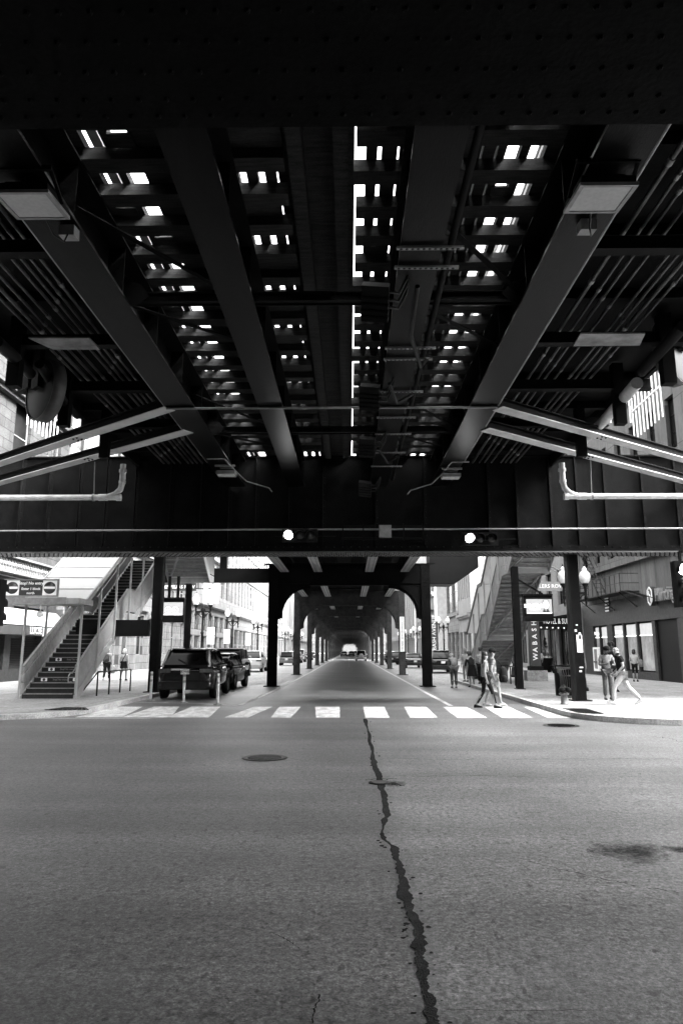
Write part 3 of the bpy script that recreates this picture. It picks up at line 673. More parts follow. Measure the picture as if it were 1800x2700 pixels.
for i,yb in enumerate(YB):
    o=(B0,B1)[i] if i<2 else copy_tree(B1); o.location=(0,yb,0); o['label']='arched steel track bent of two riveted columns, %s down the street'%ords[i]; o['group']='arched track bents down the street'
FX=[-3.25,-1.56,1.0,2.78]
def far_beam(L):
    t=thing('track_beam','','track beam'); w=.42
    ob('bottom_flange',MB().box(-w/2,w/2,0,L,5.62,5.66),pipe_f,t); ob('web',MB().box(-.02,.02,0,L,5.66,6.7),steel,t)
    r=MB(); 
    for k in range(int(L/.45)): rivets(r,[(-.1,.2+k*.45,5.62),(.1,.2+k*.45,5.62)],.025)
    ob('rivets',r,black,t); return t
f0=far_beam(11.0); f1=far_beam(16.06)
pos=['outermost on the left','second from the left','third from the left','outermost on the right']
for i in range(-1,22):
    for j in range(4):
        if i<0: o=f0 if j==0 else copy_tree(f0); o.location=(FX[j],24.25,0)
        else: o=f1 if (i==0 and j==0) else copy_tree(f1); o.location=(FX[j],YB[i]+.23,0)
        o['label']='pale-edged track beam in the %s span beyond the girder, %s'%(ords[i+1],pos[j]); o['group']='track beams down the street'
fw=thing('track_deck','dark timber walkway boards closing the far elevated deck','deck',(0,24.3,6.92))
ob('planking',MB().box(-4.2,-3.4,0,396,0,.1).box(-3.2,-1.9,0,396,0,.1).box(-1.7,1.0,0,396,0,.1).box(1.2,2.5,0,396,0,.1).box(2.7,3.7,0,396,0,.1),wood,fw)
# stringer lacing between the far beams
for i in range(0,6):
    d=MB()
    for k in range(3): 
        y0=YB[i]+1.5+k*5
        d.bar((FX[0],y0,5.75),(FX[1],y0+2.5,5.75),.08,.02); d.bar((FX[2],y0+2.5,5.75),(FX[3],y0,5.75),.08,.02); d.bar((FX[1],y0,5.8),(FX[2],y0,5.8),.1,.06)
    tag(ob('beam_bracing',d,steel),'diagonal bracing bars between the track beams in the %s span down the street'%ords[i],'bracing',"bracing of the far spans")
# platform cross beams beside the first bent
t=thing('platform_beam','heavy black beam from the first left column out over the left pavement','beam',(-4.05,35.5,5.1))
ob('beam',MB().box(-6.2,0,-.15,.15,0,.72),black,t); ob('upright',MB().box(-2.5,-2.15,-.15,.15,.721,3.0),black,t)
t=thing('mezzanine_box','black boxed platform end on the right of the first bent','platform',(4.05,35.3,5.0))
ob('box_girder',MB().slab([(0,0,0),(1.2,0,0),(2.45,0,.85),(2.45,0,2.9),(0,0,2.9)],(0,1.5,0)),black,t); ob('edge_strip',MB().box(0,1.1,-.02,-.003,-.0,.05),steel2,t)
t=thing('landing_beam','short black beam under the left stair landing, beside the pavement column','beam',(-10.9,28.4,2.32)); ob('beam',MB().box(0,2.9,-.14,.14,0,.62),black,t); ob('flange',MB().box(0,2.9,-.2,.2,-.03,-.002),blackm,t)
# platform continuing down the street on the left (dark roof edge) and canopies
# sign on the second right column
t=thing('vertical_sign','tall white vertical hotel sign on the second right column','sign',(3.82,YB[1]-.26,2.9))
ob('face',MB().box(-.16,.16,-.03,0,-1.25,1.25),signW,t); ob('border',MB().box(-.185,.185,-.002,.03,-1.29,1.29),black,t)
for i,ch in enumerate('SILVERSMITH HOTEL'):
    if ch!=' ': text('lettering',ch,.17,black,t,(0,-.036,1.14-i*.143))
# ================================================================ STAIRS
riserD=mat('dark_riser_back',.35,.6,0,.3,5)
def stair(label,x,w,yb,zb,flights,direction,roof=True,rib=True,riser_signs=False,entrance=False,side_solid=True,treadM=None,panel_h=1.05,roof_h=2.5,only=None):
    """flights: list of (risers, run_per_tread, rise) and ('L',length); climbs along +Y or -Y from (x,yb,zb)"""
    t=thing('station_staircase',label,'staircase',(x,yb,zb)); s=direction
    y=0;z=0;prof=[(0,0)]
    
    def step(*bx):
        m=MB()
        for q in bx[:-1]:
            m.cur=2 if (treadM and q is bx[0] and bx[-1]) else 0; m.box(*q)
        if bx[-1]: m.cur=1; m.box(*bx[-1])
        return ob('step' if bx[-1] else 'landing',m,[treadM or stairD,galv,riserD],t)
    for fl in flights:
        if fl[0]=='L':
            step((-w/2,w/2,y,y+s*fl[1],z-.06,z),None); y+=s*fl[1]; prof.append((y,z))
        else:
            n,run,rise=fl
            for k in range(n):
                step((-w/2,w/2,y,y+s*.02,z-.06+.06*(k==0),z+rise),(-w/2,w/2,y+s*.0201,y+s*(run+.02),z+rise-.035,z+rise),(-w/2+.02,w/2-.02,y-s*.012,y-s*.001,z+rise-.03,z+rise+.003))
                y+=s*run; z+=rise
            prof.append((y,z))
    P=[(0,a,b) for a,b in prof]
    for sx in(-1,1):
        X=sx*(w/2+.04)
        m=MB()
        for (a,b) in zip(P[:-1],P[1:]): m.slab([(X-.02,a[1],a[2]-.28),(X-.02,b[1],b[2]-.28),(X-.02,b[1],b[2]+.1),(X-.02,a[1],a[2]+.1)],(.04,0,0))
        ob('stringer',m,stairP,t)
        m=MB();r=MB();hr=MB()
        for (a,b) in zip(P[:-1],P[1:]):
            m.slab([(X-.012,a[1],a[2]+.16),(X-.012,b[1],b[2]+.16),(X-.012,b[1],b[2]+panel_h),(X-.012,a[1],a[2]+panel_h)],(.024,0,0))
            hr.bar((X,a[1],a[2]+panel_h+.03),(X,b[1],b[2]+panel_h+.03),.09,.05)
            n=int(abs(b[1]-a[1])/.12)
            for k in range(n):
                q=(k+.5)/n; yy=a[1]*(1-q)+b[1]*q; zz_=a[2]*(1-q)+b[2]*q
                r.box(X-.03,X-.0125,yy-.012,yy+.012,zz_+.17,zz_+panel_h-.01); r.box(X+.0125,X+.03,yy-.012,yy+.012,zz_+.17,zz_+panel_h-.01)
        pn=ob('balustrade',m,stairP,t); 
        if rib: ob('ribs',r,stairP,pn)
        ob('top_rail',hr,galv,pn)
        h2=MB(); pts=[(X-sx*.12,a[1],a[2]+.85) for a in P]; h2.tube([(pts[0][0],-s*.02,.55),(pts[0][0],-s*.28,.55),(pts[0][0],-s*.32,.62),(pts[0][0],-s*.3,.78),(pts[0][0],-s*.15,.86)]+pts,.022,8); ob('handrail',h2,galv,t)
    # posts + roof
    if roof:
        post=MB()
        tot=prof[-1][0]
        def zat(yy):
            for (a,b) in zip(prof[:-1],prof[1:]):
                if min(a[0],b[0])-1e-6<=yy<=max(a[0],b[0])+1e-6: q=(yy-a[0])/(b[0]-a[0]); return a[1]*(1-q)+b[1]*q
            return prof[-1][1]
        yy=0
        while abs(yy)<=abs(tot):
            for sx in(-1,1): ob('roof_post',MB().box(sx*(w/2+.11)-.035,sx*(w/2+.11)+.035,yy-.035,yy+.035,zat(yy)-.2,zat(yy)+roof_h),stairP,t)
            yy+=s*1.75
        rf=MB();rs=MB();
        for (a,b) in zip(prof[:-1],prof[1:]):
            rf.slab([(-w/2-.2,a[0],a[1]+roof_h),(w/2+.2,a[0],a[1]+roof_h),(w/2+.2,b[0],b[1]+roof_h),(-w/2-.2,b[0],b[1]+roof_h)],(0,0,.05))
        ro=ob('roof',rf,white if entrance else panelT,t)
        n=int(abs(tot)/.82)
        for k in range(1,n): q=s*k*.82; rs.box(-w/2-.2,w/2+.2,q-.012,q+.012,zat(q)+roof_h+.045,zat(q)+roof_h+.075)
        ob('roof_seams',rs,stairP,ro)
        e=MB()
        for (a,b) in zip(prof[:-1],prof[1:]):
            for sx in(-1,1): e.bar((sx*(w/2+.23),a[0],a[1]+roof_h),(sx*(w/2+.23),b[0],b[1]+roof_h),.05,.2)
        ob('roof_edge',e,stairP if entrance else mat('dark_roof_edge_%d'%len(MT),.06,.5),ro)
    if not entrance:
        # joists under the flights
        u=MB()
        for (a,b) in zip(P[:-1],P[1:]):
            u.bar((-w/2,a[1],a[2]-.2),(w/2,b[1],b[2]-.2),.09,.03); 
            u.box(-w/2,w/2,b[1]-.06,b[1]+.06,b[2]-.3,b[2]-.062)
        ob('underside_braces',u,stairP,t)
    if riser_signs:
        for k in riser_signs:
            yy=k*flights[0][1]; z0=k*flights[0][2]
            for cx in(-.52,.62):
                ob('riser_sign',MB().box(cx-.11,cx+.11,yy-.008,yy-.002,z0+.03,z0+.14),signW,t)
                ob('riser_symbol',MB().lathe([(.001,-.012),(.05,-.012),(.05,-.009)],18,(cx,yy,z0+.085),'y').box(cx-.04,cx+.04,yy-.0145,yy-.013,z0+.077,z0+.093),signD,t)
                
            text('riser_lettering','Stop! No entry',.085,galv,t,(.05,yy-.006,z0+.085))
    return t
SL=stair('ribbed grey station staircase with white roof and no-entry sign, on the left pavement',-10.3,1.75,24.6,KZ,[(18,.285,.171),('L',1.2),(18,.285,.171)],1,True,True,(3,5,7),True,roof_h=3.25)
# entrance canopy of that staircase, with its sign
ca=MB().box(-1.3,1.15,-.75,.55,3.17,3.36); can=ob('canopy',ca,stairP,SL); 
ob('canopy_fascia',MB().box(-1.55,.72,-.83,-.752,3.15,3.38),galv,can)
ob('globe_lamp',MB().tube([(-.35,-.3,3.16),(-.35,-.3,2.95)],.02,8).lathe([(.001,2.72),(.1,2.76),(.13,2.83),(.11,2.9),(.05,2.95),(.001,2.96)],16,(-.35,-.3,0)),globe,can)
sg=thing('no_entry_sign','framed black and white stop no-entry sign on the left stair canopy','sign',(-10.82,23.82,KZ+3.40))
ob('frame',MB().box(-.94,.94,-.03,.05,0,.05).box(-.94,.94,-.03,.05,.56,.6).box(-.94,-.89,-.03,.05,.051,.559).box(.89,.94,-.03,.05,.051,.559),galv,sg)
ob('face',MB().box(-.89,.89,0,.04,.051,.559),signW,sg); ob('dark_panel',MB().box(-.40,.40,-.008,-.001,.052,.558),signD,sg)
for cx in(-.64,.64):
    ob('no_entry_disc',MB().lathe([(.001,-.012),(.205,-.012),(.205,-.002)],32,(cx,0,.305),'y'),signD,sg); ob('disc_bar',MB().box(cx-.19,cx+.19,-.02,-.013,.27,.345),signW,sg)
text('lettering','Stop! No entry',.135,signW,sg,(0,-.012,.46),weight=.003); text('lettering','Enter 1 block',.118,signW,sg,(0,-.012,.27),weight=.002); text('lettering','north',.118,signW,sg,(0,-.012,.125),weight=.002)
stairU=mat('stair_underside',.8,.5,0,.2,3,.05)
SR=stair('long grey station staircase seen from beneath on the right pavement',8.0,1.75,42.0,KZ,[(14,.29,.172),('L',1.0),(16,.27,.18),('L',1.2),(12,.28,.18)],-1,True,False,None,False,treadM=stairU,roof_h=2.6)
S2=stair('short overhead grey stair flight seen from beneath, over the left pavement',-7.75,1.9,34.9,5.25,[('L',1.0),(14,.28,.175)],-1,False,True,None,False,treadM=stairU)
# barrier rails
def rail(pts,label,h=.85):
    t=thing('barrier_rail',label,'railing',(pts[0][0],pts[0][1],KZ)); o=Vector((pts[0][0],pts[0][1],0)); Q=[Vector((a,b,0))-o for a,b in pts]
    ob('rail',MB().tube([q+Vector((0,0,h)) for q in Q],.025,8),blackm,t)
    for q in Q: ob('post',MB().tube([q,q+Vector((0,0,h))],.03,8),blackm,t)
    return t
rl=rail([(aZ(a,b,KZ).x,aZ(a,b,KZ).y) for a,b in((255,1835),(287,1831),(316,1826),(343,1822))],'black pipe barrier rail beside the left staircase')
ob('sloping_end',MB().tube([(0,0,.85),(-.35,-.9,.0)],.025,8),blackm,rl)
rail([(aZ(a,b,KZ).x,aZ(a,b,KZ).y) for a,b in((1322,1797),(1334,1800),(1346,1804),(1358,1808))],'low pipe barrier rail under the right staircase')
# white pickets at the platform ends above the far girder
def pickets(p0,p1,n,z0,z1,label):
    p0=Vector(p0);p1=Vector(p1); t=thing('picket_screen',label,'railing',(p0.x,p0.y,z0)); d=(p1-p0)
    m=MB()
    for k in range(n+1): c=d*(k/n); m.box(c.x-.02,c.x+.02,c.y-.02,c.y+.02,0,z1-z0)
    ob('pickets',m,white,t); ob('rail',MB().bar((0,0,(z1-z0)*.55),(d.x,d.y,(z1-z0)*.55),.05,.06),white,t)
a=aY(1530,1115,25.5);b=aY(1662,1118,25.5); pickets((a.x,25.5,0),(b.x,25.5,0),10,a.z,a.z+2.2,'row of white pickets across the right platform end, above the struts')
a=aY(1672,1160,24);b=aY(1748,1120,21.5); pickets((a.x,24,0),(b.x,21.5,0),8,a.z,a.z+1.9,'row of white pickets along the right platform side')
a=aY(72,1120,21.5);b=aY(150,1165,24); pickets((a.x,21.5,0),(b.x,24,0),8,a.z,a.z+1.7,'row of white pickets along the left platform side')
# ================================================================ BUILDINGS
agedW=mat('aged_white_stone',.055,.8,0,.35,.9,.15,.2,.2)
def ashlar(m,w,h):
    nt=m.node_tree;N=nt.nodes;L=nt.links;b=N['Principled BSDF'];src=b.inputs['Base Color'].links[0].from_socket
    tc=N.new('ShaderNodeTexCoord');sx=N.new('ShaderNodeSeparateXYZ');cb=N.new('ShaderNodeCombineXYZ');L.new(tc.outputs['Object'],sx.inputs[0]);L.new(sx.outputs[1],cb.inputs[0]);L.new(sx.outputs[2],cb.inputs[1])
    br=N.new('ShaderNodeTexBrick');br.inputs['Scale'].default_value=1;br.inputs['Brick Width'].default_value=w;br.inputs['Row Height'].default_value=h;br.inputs['Mortar Size'].default_value=.022
    br.inputs['Color1'].default_value=(1,1,1,1);br.inputs['Color2'].default_value=(.78,.78,.78,1);br.inputs['Mortar'].default_value=(.3,.3,.3,1);L.new(cb.outputs[0],br.inputs[0])
    mx=N.new('ShaderNodeMix');mx.data_type='RGBA';mx.blend_type='MULTIPLY';mx.inputs[0].default_value=1;L.new(src,mx.inputs[6]);L.new(br.outputs[0],mx.inputs[7]);L.new(mx.outputs[2],b.inputs['Base Color'])
ashlar(agedW,1.3,.55); ashlar(stoneW,1.6,.7); ashlar(conc,1.9,2.4)
glassB=mat('dark_interior_glass',.01,.3,0,.5,.5,0,.03)
_wc={}
def window(parent,s,X,y0,y1,z0,z1,fm,pm,nv,nh,depth=.28,label=None):
    key=(s,round(y1-y0,2),round(z1-z0,2),fm.name,pm.name,nv,nh)
    if key not in _wc:
        w=y1-y0;h=z1-z0;f=.07;m=MB()
        m.box(0,s*.08,0,f,0,h).box(0,s*.08,w-f,w,0,h).box(0,s*.08,f,w-f,0,f).box(0,s*.08,f,w-f,h-f,h)
        for i in range(1,nv): m.box(.0,s*.06,w*i/nv-.03,w*i/nv+.03,f,h-f)
        for i in range(1,nh):
            zz_=h*i/nh
            m.box(s*.002,s*.055,f,w-f,zz_-.03,zz_+.03)
        _wc[key]=(m.mesh('window',fm),MB().box(s*.01,s*.03,f*.5,w-f*.5,f*.5,h-f*.5).mesh('pane',pm))
    a,b=_wc[key]
    o=bpy.data.objects.new('window',a); COL.objects.link(o); o.parent=parent; o.location=(X-s*depth,y0,z0)
    p=bpy.data.objects.new('pane',b); COL.objects.link(p); p.parent=o
    return o
def building(name,label,s,X,Y0,Y1,ztop,floors,wm,bands=(),fm=None,bodyM=None,depth=14,trimM=None):
    t=thing(name,label,'building',(X,Y0,0)); fm=fm or stoneW; trimM=trimM or wm
    W=MB(); th=.45; L=Y1-Y0; zmax=0
    for fl in floors:
        z0,z1,n,frac,sm_,hm,pm,nv,nh=fl; bw=L/n; zmax=max(zmax,z1)
        W.box(0,-s*th,0,L,z0,z0+sm_) if sm_>0 else None
        W.box(0,-s*th,0,L,z1-hm,z1)
        e=0
        for k in range(n):
            a=k*bw+bw*(1-frac)/2; b=k*bw+bw*(1+frac)/2
            W.box(0,-s*th,e,a,z0+sm_,z1-hm); e=b
            pmm=pm[k%len(pm)] if isinstance(pm,(list,tuple)) else pm
            if pmm: window(t,s,0,a,b,z0+sm_,z1-hm,fm,pmm,nv,nh)
        W.box(0,-s*th,e,L,z0+sm_,z1-hm)
    if ztop>zmax: W.box(0,-s*th,0,L,zmax,ztop)
    ob('wall',W,wm,t)
    ob('rear_body',MB().box(-s*(th+.003),-s*depth,0.01,L-.01,0,ztop),bodyM or brickD,t)
    for i,(z,h,p) in enumerate(bands):
        c=MB().box(s*.003,s*p,-.0,L,z,z+h); 
        if p>.3: c.box(s*.003,s*p*.6,0,L,z-h*.6,z-.004)
        ob('cornice' if p>.3 else 'string_course',c,trimM,t)
    ob('roof',MB().box(.3*s,-s*(depth+.1),-.1,L+.1,ztop,ztop+.3),trimM,t)
    return t
gl=glassD;gc=glassC
L1=building('corner_building','corner building on the left with rolled shutters, dark fascia and ornate cornice',1,-18,26.5,43.3,22,
  [(6.7,10.4,4,.42,.9,.5,glassB,1,2),(10.4,16.2,4,.46,.8,.8,[glassB,gc],1,2),(16.2,21,4,.46,.9,.6,glassB,1,2)],agedW,[(15.2,.4,.5),(10.3,.18,.12)],stoneG,stoneG)
# its shop front
m=MB().box(0,-.6,0,16.8,4.1,5.55); ob('fascia',m,stoneD,L1)
ob('awning_band',MB().slab([(.01,0,3.9),(.9,0,3.05),(.9,16.8,3.05),(.01,16.8,3.9)],(0,0,.06)),white,L1)
ob('sign_band',MB().box(.02,.93,0,16.8,2.55,3.0),signD,L1); text('shop_lettering','LUCSE JEWELERS',.52,signW,L1,(.945,13.3,2.78),(PI/2,0,PI/2))
ob('shop_wall',MB().box(0,-.6,0,16.8,0,.75).box(0,-.6,0,.6,.751,4.09).box(0,-.6,5,5.6,.751,4.09).box(0,-.6,10.6,11.3,.751,4.09).box(0,-.6,15.0,16.8,.751,4.09).box(-.35,-.6,0,16.8,2.4,4.09),stoneD,L1)
for y0,y1 in((.6,5),(5.6,10.6),(11.3,15)):
    q=MB()
    for k in range(17): z=.76+k*.095; q.slab([(-.32,y0,z),(-.24,y0,z+.02),(-.32,y0,z+.09)],(0,y1-y0,0))
    ob('rolled_shutter',q,conduit,L1)
q=MB(); 
for z,p,h in((5.56,.25,.12),(5.7,.45,.12),(6.5,.55,.1)): q.box(.003,p,-.2,17.0,z,z+h)
ob('cornice',q,stoneW,L1); 
q=MB(); ob('frieze_backing',MB().box(.003,.34,-.1,16.9,5.83,6.49),stoneG,L1)
for k in range(56): q.lathe([(.001,.0),(.10,.01),(.12,.05),(.06,.07),(.001,.06)],8,(.345,.1+k*.3,6.16),'x'); q.box(.345,.40,.23+k*.3,.27+k*.3,5.86,6.46)
ob('carved_frieze',q,stoneW,L1)
L2=building('stone_building','white stone building with tall pilasters behind the left staircase',1,-18,43.6,78,22.5,
  [(0,5.4,9,.62,1.35,.7,[gc,gl,shop],2,2),(5.4,10,9,.55,.9,.7,[gl,gc],1,2),(10,14,9,.5,.9,.6,gl,1,2),(14,18,9,.5,.9,.6,gl,1,2),(18,22,9,.5,.9,.6,gl,1,2)],stoneW,[(5.1,.3,.25),(9.8,.25,.35)],stoneW2,stoneG)
for k in range(10): y=k*34.4/9; q=MB().box(.004,.3,y-.28 if k else .0,y+.28 if k<9 else 34.39,.0,5.09).box(.301,.42,y-.36 if k else 0,y+.36 if k<9 else 34.39,4.5,4.8); ob('pilaster',q,stoneW,L2)
L3=building('stone_building','white stone shop building with wide bay windows down the left side',1,-18,78.2,106,22.1,
  [(0,4.0,7,.8,.1,.5,[gl,shop,gc],1,1),(4.0,6.6,7,.82,.1,.35,[gl,gc],4,1),(6.6,8.4,7,.0001,.8,.8,None,1,1),(8.4,13.6,7,.66,.5,.7,[gl,gc],2,2),(13.6,18,7,.6,.6,.6,gl,1,2),(18,22,7,.6,.6,.6,gl,1,2)],stoneW,[(7.2,.35,.5),(13.4,.3,.35)],stoneW,stoneG)
def l4(lab,y0,y1,n,m_):
    return building('stone_building',lab,1,-18,y0,y1,24.5,
  [(0,5.4,n,.88,.15,.4,[shop,gl],3,2),(5.4,8.2,n,.0001,1.3,1.3,None,1,1),(8.2,13.6,m_,.52,.6,.6,[gl],1,2),(13.6,18.6,m_,.5,.7,.7,gl,1,2),(18.6,24,m_,.5,.7,.7,gl,1,2)],stoneW,[(7.0,.35,.45),(13.4,.3,.2)],stoneW,stoneG)
l4('long white building with narrow windows over glazed shops, far down the left side',106.2,168,13,18)
tag(ob('dark_end_block',MB().box(-30,30,432,445,0,30).box(-30.3,30.3,431.7,445.3,30,30.6).box(-30.1,30.1,431.8,431.999,5,5.5),brickD),'dark block added to darken the bright far end of the street','building')  # added so that the opening at the street end is not white
L5=building('tower_block','tall pale tower with dark vertical window strips far down the left side',1,-17.5,170,206,40,
  [(0,5,6,.7,.3,.6,shop,2,1),(5,39,6,.5,1.5,1.5,[glassC],1,10)],stoneW2,[(5,.4,.3)],stoneG,stoneG)
L6=building('stone_building','pale building at the far end of the left side',1,-17,208,330,40.5,
  [(0,5,20,.7,.3,.6,shop,1,1),(5,40,20,.45,1.5,1.5,[glassC],1,8)],stoneW2,[(5,.4,.4)],stoneG,stoneG)
# right side
R1=building('bank_building','dark granite bank building with lit windows and fire escape on the right',-1,16.6,24,50.6,40,
  [(4.75,6.75,9,.0001,.9,.9,None,1,1),(7.1,11.2,11,.42,.35,.5,[gl],1,3),(11.2,15.2,11,.42,.7,.5,[gl],1,3),(15.2,19,11,.42,.7,.5,gl,1,3)],conc,[(6.76,.34,.3),(11.1,.2,.15)],steel2,brickD)
r=R1
def wy(px): return aX(px,1700,16.6).y-24
bays=[(1565,1580,gl),(1581,1601,shop),(1615,1643,shop),(1646,1678,shop),(1681,1721,shop)]
gw=MB()
gw.box(-.02,.5,0,26.6,3.36,4.745)
edges=[wy(1790)]; door=(wy(1789),wy(1729))
segs=[(wy(p1),wy(p0)) for p0,p1,_ in bays][::-1]+[]
op=sorted([door]+segs)
e=3.0
gw.box(0,.5,0,.6,0,3.355)
op=[(.6,9.9)]+[o for o in op if o[1]-o[0]>.2]
e=.6
for a,b in op:
    a=max(a,e)
    if a-e>.02: gw.box(0,.5,e,a,.0,3.355)
    e=b
gw.box(0,.5,e,26.6,0,3.355)
for a,b in op[2:]: gw.box(0.001,.5,a+.001,b-.001,0,.55)
ob('granite_wall',gw,stoneD,r)
for a,b in op:
    if abs(a-door[0])<.05: continue
    w=window(r,-1,0,a+.003,b-.003,.56,3.34,steel2,mat('bank_window_glass_%d'%len(MT),.38,.1,0,.4,1.2,0,.8),1,1,.2)
    ob('lit_strip',MB().box(-.09,-.06,.06,b-a-.06,2.0,2.05),stripL,w); ob('lit_upper_band',MB().box(-.058,-.034,.06,b-a-.06,2.06,2.68),screenM,w)  # glowing upper band stands for the lit interior behind the glass
for a,b in [op[-3],op[-1]] if len(op)>4 else []: pass
for k in(-1,-3):
    a,b=op[k]; text('window_lettering','Huntington',.3,stripL,r,(.07,(a+b)/2,2.86),(PI/2,0,-PI/2),sx=.75)
lg=thing('bank_sign','raised white logo and letters of the bank sign on the granite wall','sign',aX(1727,1572,16.55)); K=.54
ly=lambda v:-v
hexp=[(0,0,.95),(0,-.55,.55),(0,-.55,-.5),(0,0,-.95),(0,.55,-.5),(0,.55,.55)]
ob('logo_box',MB().slab([(-.3,y*K,z*K) for _,y,z in hexp],(.28,0,0)),signD,lg)
lb=MB()
def lbar(y0,z0,y1,z1,w=.06): lb.bar((-.325,y0*K,z0*K),(-.325,y1*K,z1*K),.04,w,up=(0,1,0) if abs(z1-z0)>abs(y1-y0) else (0,0,1))
for seg in [(.5,.5,.5,-.45),(-.5,.5,-.5,-.45),(.5,.55,0,.9),(-.5,-.5,0,-.9),(.16,.2,-.16,-.1),(.2,.55,.2,.2),(-.2,-.1,-.2,-.55),(0,.9,-.5,.5),(0,-.9,.5,-.5)]: lbar(*seg)
ob('logo_bars',lb,signW,lg)
text('lettering','Huntington',1.0,galv,lg,(-.2,-2.25,-.02),(PI/2,0,-PI/2),ext=.14,sx=.7)
ob('door_recess',MB().box(.12,.2,door[0],door[1],0,3.354),black,r); v=aX(1600,1595,16.57); vt=thing('wall_vent','louvred white vent on the granite wall','vent',v); q=MB()
for k in range(5): q.box(-.05,0,-.32,.32,-.42+k*.2,-.33+k*.2)
ob('louvres',q,signW,vt); ob('backing',MB().box(-.02,.0,-.34,.34,-.45,.5),black,vt)
a=aX(1572,1735,16.45); at=thing('cash_machine','white framed cash machine in the granite wall','cash machine',a); ob('frame',MB().box(-.08,.1,-.45,-.33,-.85,.7).box(-.08,.1,.33,.45,-.85,.7).box(-.08,.1,-.329,.329,.58,.7).box(-.08,.1,-.329,.329,-.85,-.7),signW,at); ob('panel',MB().box(-.04,.1,-.329,.329,-.699,.579),signG,at); ob('shelf',MB().box(-.12,-.041,-.3,.3,-.3,-.2),signD,at)
R2=building('hotel_building','grey hotel building with tall shop windows and canopy beyond the bank',-1,16.6,50.8,70,44,
  [(0,4.6,6,.75,.55,.5,[shop],2,1),(4.6,8.6,6,.5,.7,.6,[gc,gl],1,2),(8.6,12.6,6,.5,.7,.6,[gl,gc],1,2),(12.6,16.6,6,.5,.7,.6,gl,1,2),(16.6,20.6,6,.5,.7,.6,gl,1,2)],stoneG,[(4.4,.3,.3),(12.5,.3,.35)],steel2,brickD)
hc=ob('canopy',MB().box(-3.2,-.01,.3,8,3.4,4.15).box(-3.3,-3.201,.2,8.1,3.35,4.2),steel2,R2); text('canopy_lettering','HOTEL & SUITES',.55,signW,hc,(-1.6,.285,3.78),(PI/2,0,0),sx=.55)
q=MB()
for k in range(6): q.ball((-2.8+.5*k,.6+k*.3,3.36),.05,8)
ob('canopy_bulbs',q,stripL,hc)
R3=building('stone_building','white panelled building behind the right staircase',-1,16.6,70.2,97,46,
  [(0,5,5,.7,.4,.5,[shop],2,1),(5,22,5,.0001,7,7,None,1,1)],white,[(4.7,.25,.2),(8,.1,.06),(11,.1,.06),(14,.1,.06)],steel2,brickD)
R4=building('stone_building','ornate white building with a carved pilaster front on the right',-1,16.6,97.2,108,44,
  [(0,5,3,.75,.3,.6,[shop],2,1),(5,7,3,.0001,.9,.9,None,1,1),(7,30,6,.5,2,1,[white],1,5)],stoneW2,[(6.5,.4,.5),(14,.3,.2)],stoneW2,brickD)
R5=building('loft_building','white loft building with big many-paned dark windows and a cornice on the right',-1,16.6,108.2,121,40,
  [(0,5.2,3,.85,.3,.6,[shop,gl],3,1),(5.2,7.4,3,.0001,1,1,None,1,1),(7.4,14.6,2,.86,.3,.6,[gl],5,2)],stoneW,[(15.6,.5,.8),(7.0,.3,.3)],stoneW,brickD)
R6=building('stone_building','pale block with narrow windows far down the right side',-1,16.6,138.2,175,42,
  [(0,5,8,.8,.3,.5,shop,2,1),(5,9,8,.6,.6,.6,[gc],2,3),(9,12,8,.0001,1,1,None,1,1),(12,20,8,.4,1,1,gl,1,1)],stoneW2,[(12.5,.5,.6)],stoneW2,brickD)
R7=building('tower_block','tall pale tower at the far end of the right side',-1,16.6,182,330,50,
  [(0,5,24,.7,.3,.6,shop,1,1),(5,40,24,.45,1.5,1.5,[glassC],1,10)],stoneW2,[(5,.4,.4)],stoneG,brickD)
# blocks behind the camera that shade the crossing
for lab,x0,x1,y0,y1,h in(('tall block on the near left corner, behind the camera',-60,-16,-80,2,48),('tall block on the near right corner, behind the camera',13,40.9,-80,2,18)):
    t=thing('corner_building',lab,'building',(x0,y0,0)); W=x1-x0;D=y1-y0
    ob('wall',MB().box(0,W,0,D,0,h),stoneG,t)
    ob('string_course',MB().box(-.2,W+.2,-.2,D+.2,5,5.5).box(-.2,W+.2,-.2,D+.2,h-1,h+.5),stoneW,t)
    q=MB()
    for k in range(int(D/4)):
        for z in range(7,int(h)-4,4): q.box((-.05 if x0>0 else W+.001),(-.001 if x0>0 else W+.05),k*4+1,k*4+3,z,z+2.4)
    ob('windows',q,gl,t)
for lab,x0,x1,y0,y1,h in(('row of tall buildings along the left cross street',-140,-33,24,60,60),('row of tall buildings on the near side of the left cross street',-140,-60.5,-40,1,60),('unseen tall block added to shade the right of the crossing',41,95,-45,1.5,55),('unseen tall block added to close off light from the left',-75,-61,-4.5,23.5,55)):  # unseen; end building and right block added to cut light on the crossing
    t=thing('street_shade_block',lab,'building',(x0,y0,0)); ob('wall',MB().box(0,x1-x0,0,y1-y0,0,h),brickD,t); ob('string_course',MB().box(-.2,x1-x0+.2,-.3,-.002,5,5.6),stoneW,t)
t=thing('shade_roof','unseen dark roof added behind the camera to shade the near road','platform',(0,-4,0)); ob('added_roof',MB().box(-17.5,15,-34,6.4,4.7,8.0),steel,t); ob('canopy',MB().box(6.97,16,-36,9.9,8.3,8.5).box(-17.5,-7.32,-36,9.9,8.3,8.5),steel,t); ob('soffit_ribs',MB().box(-17,15.5,-30,-28,4.5,4.699).box(-17,15.5,-16,-14,4.5,4.699),steel2,t)  # unseen roof, ribs and side canopies added to darken the near road
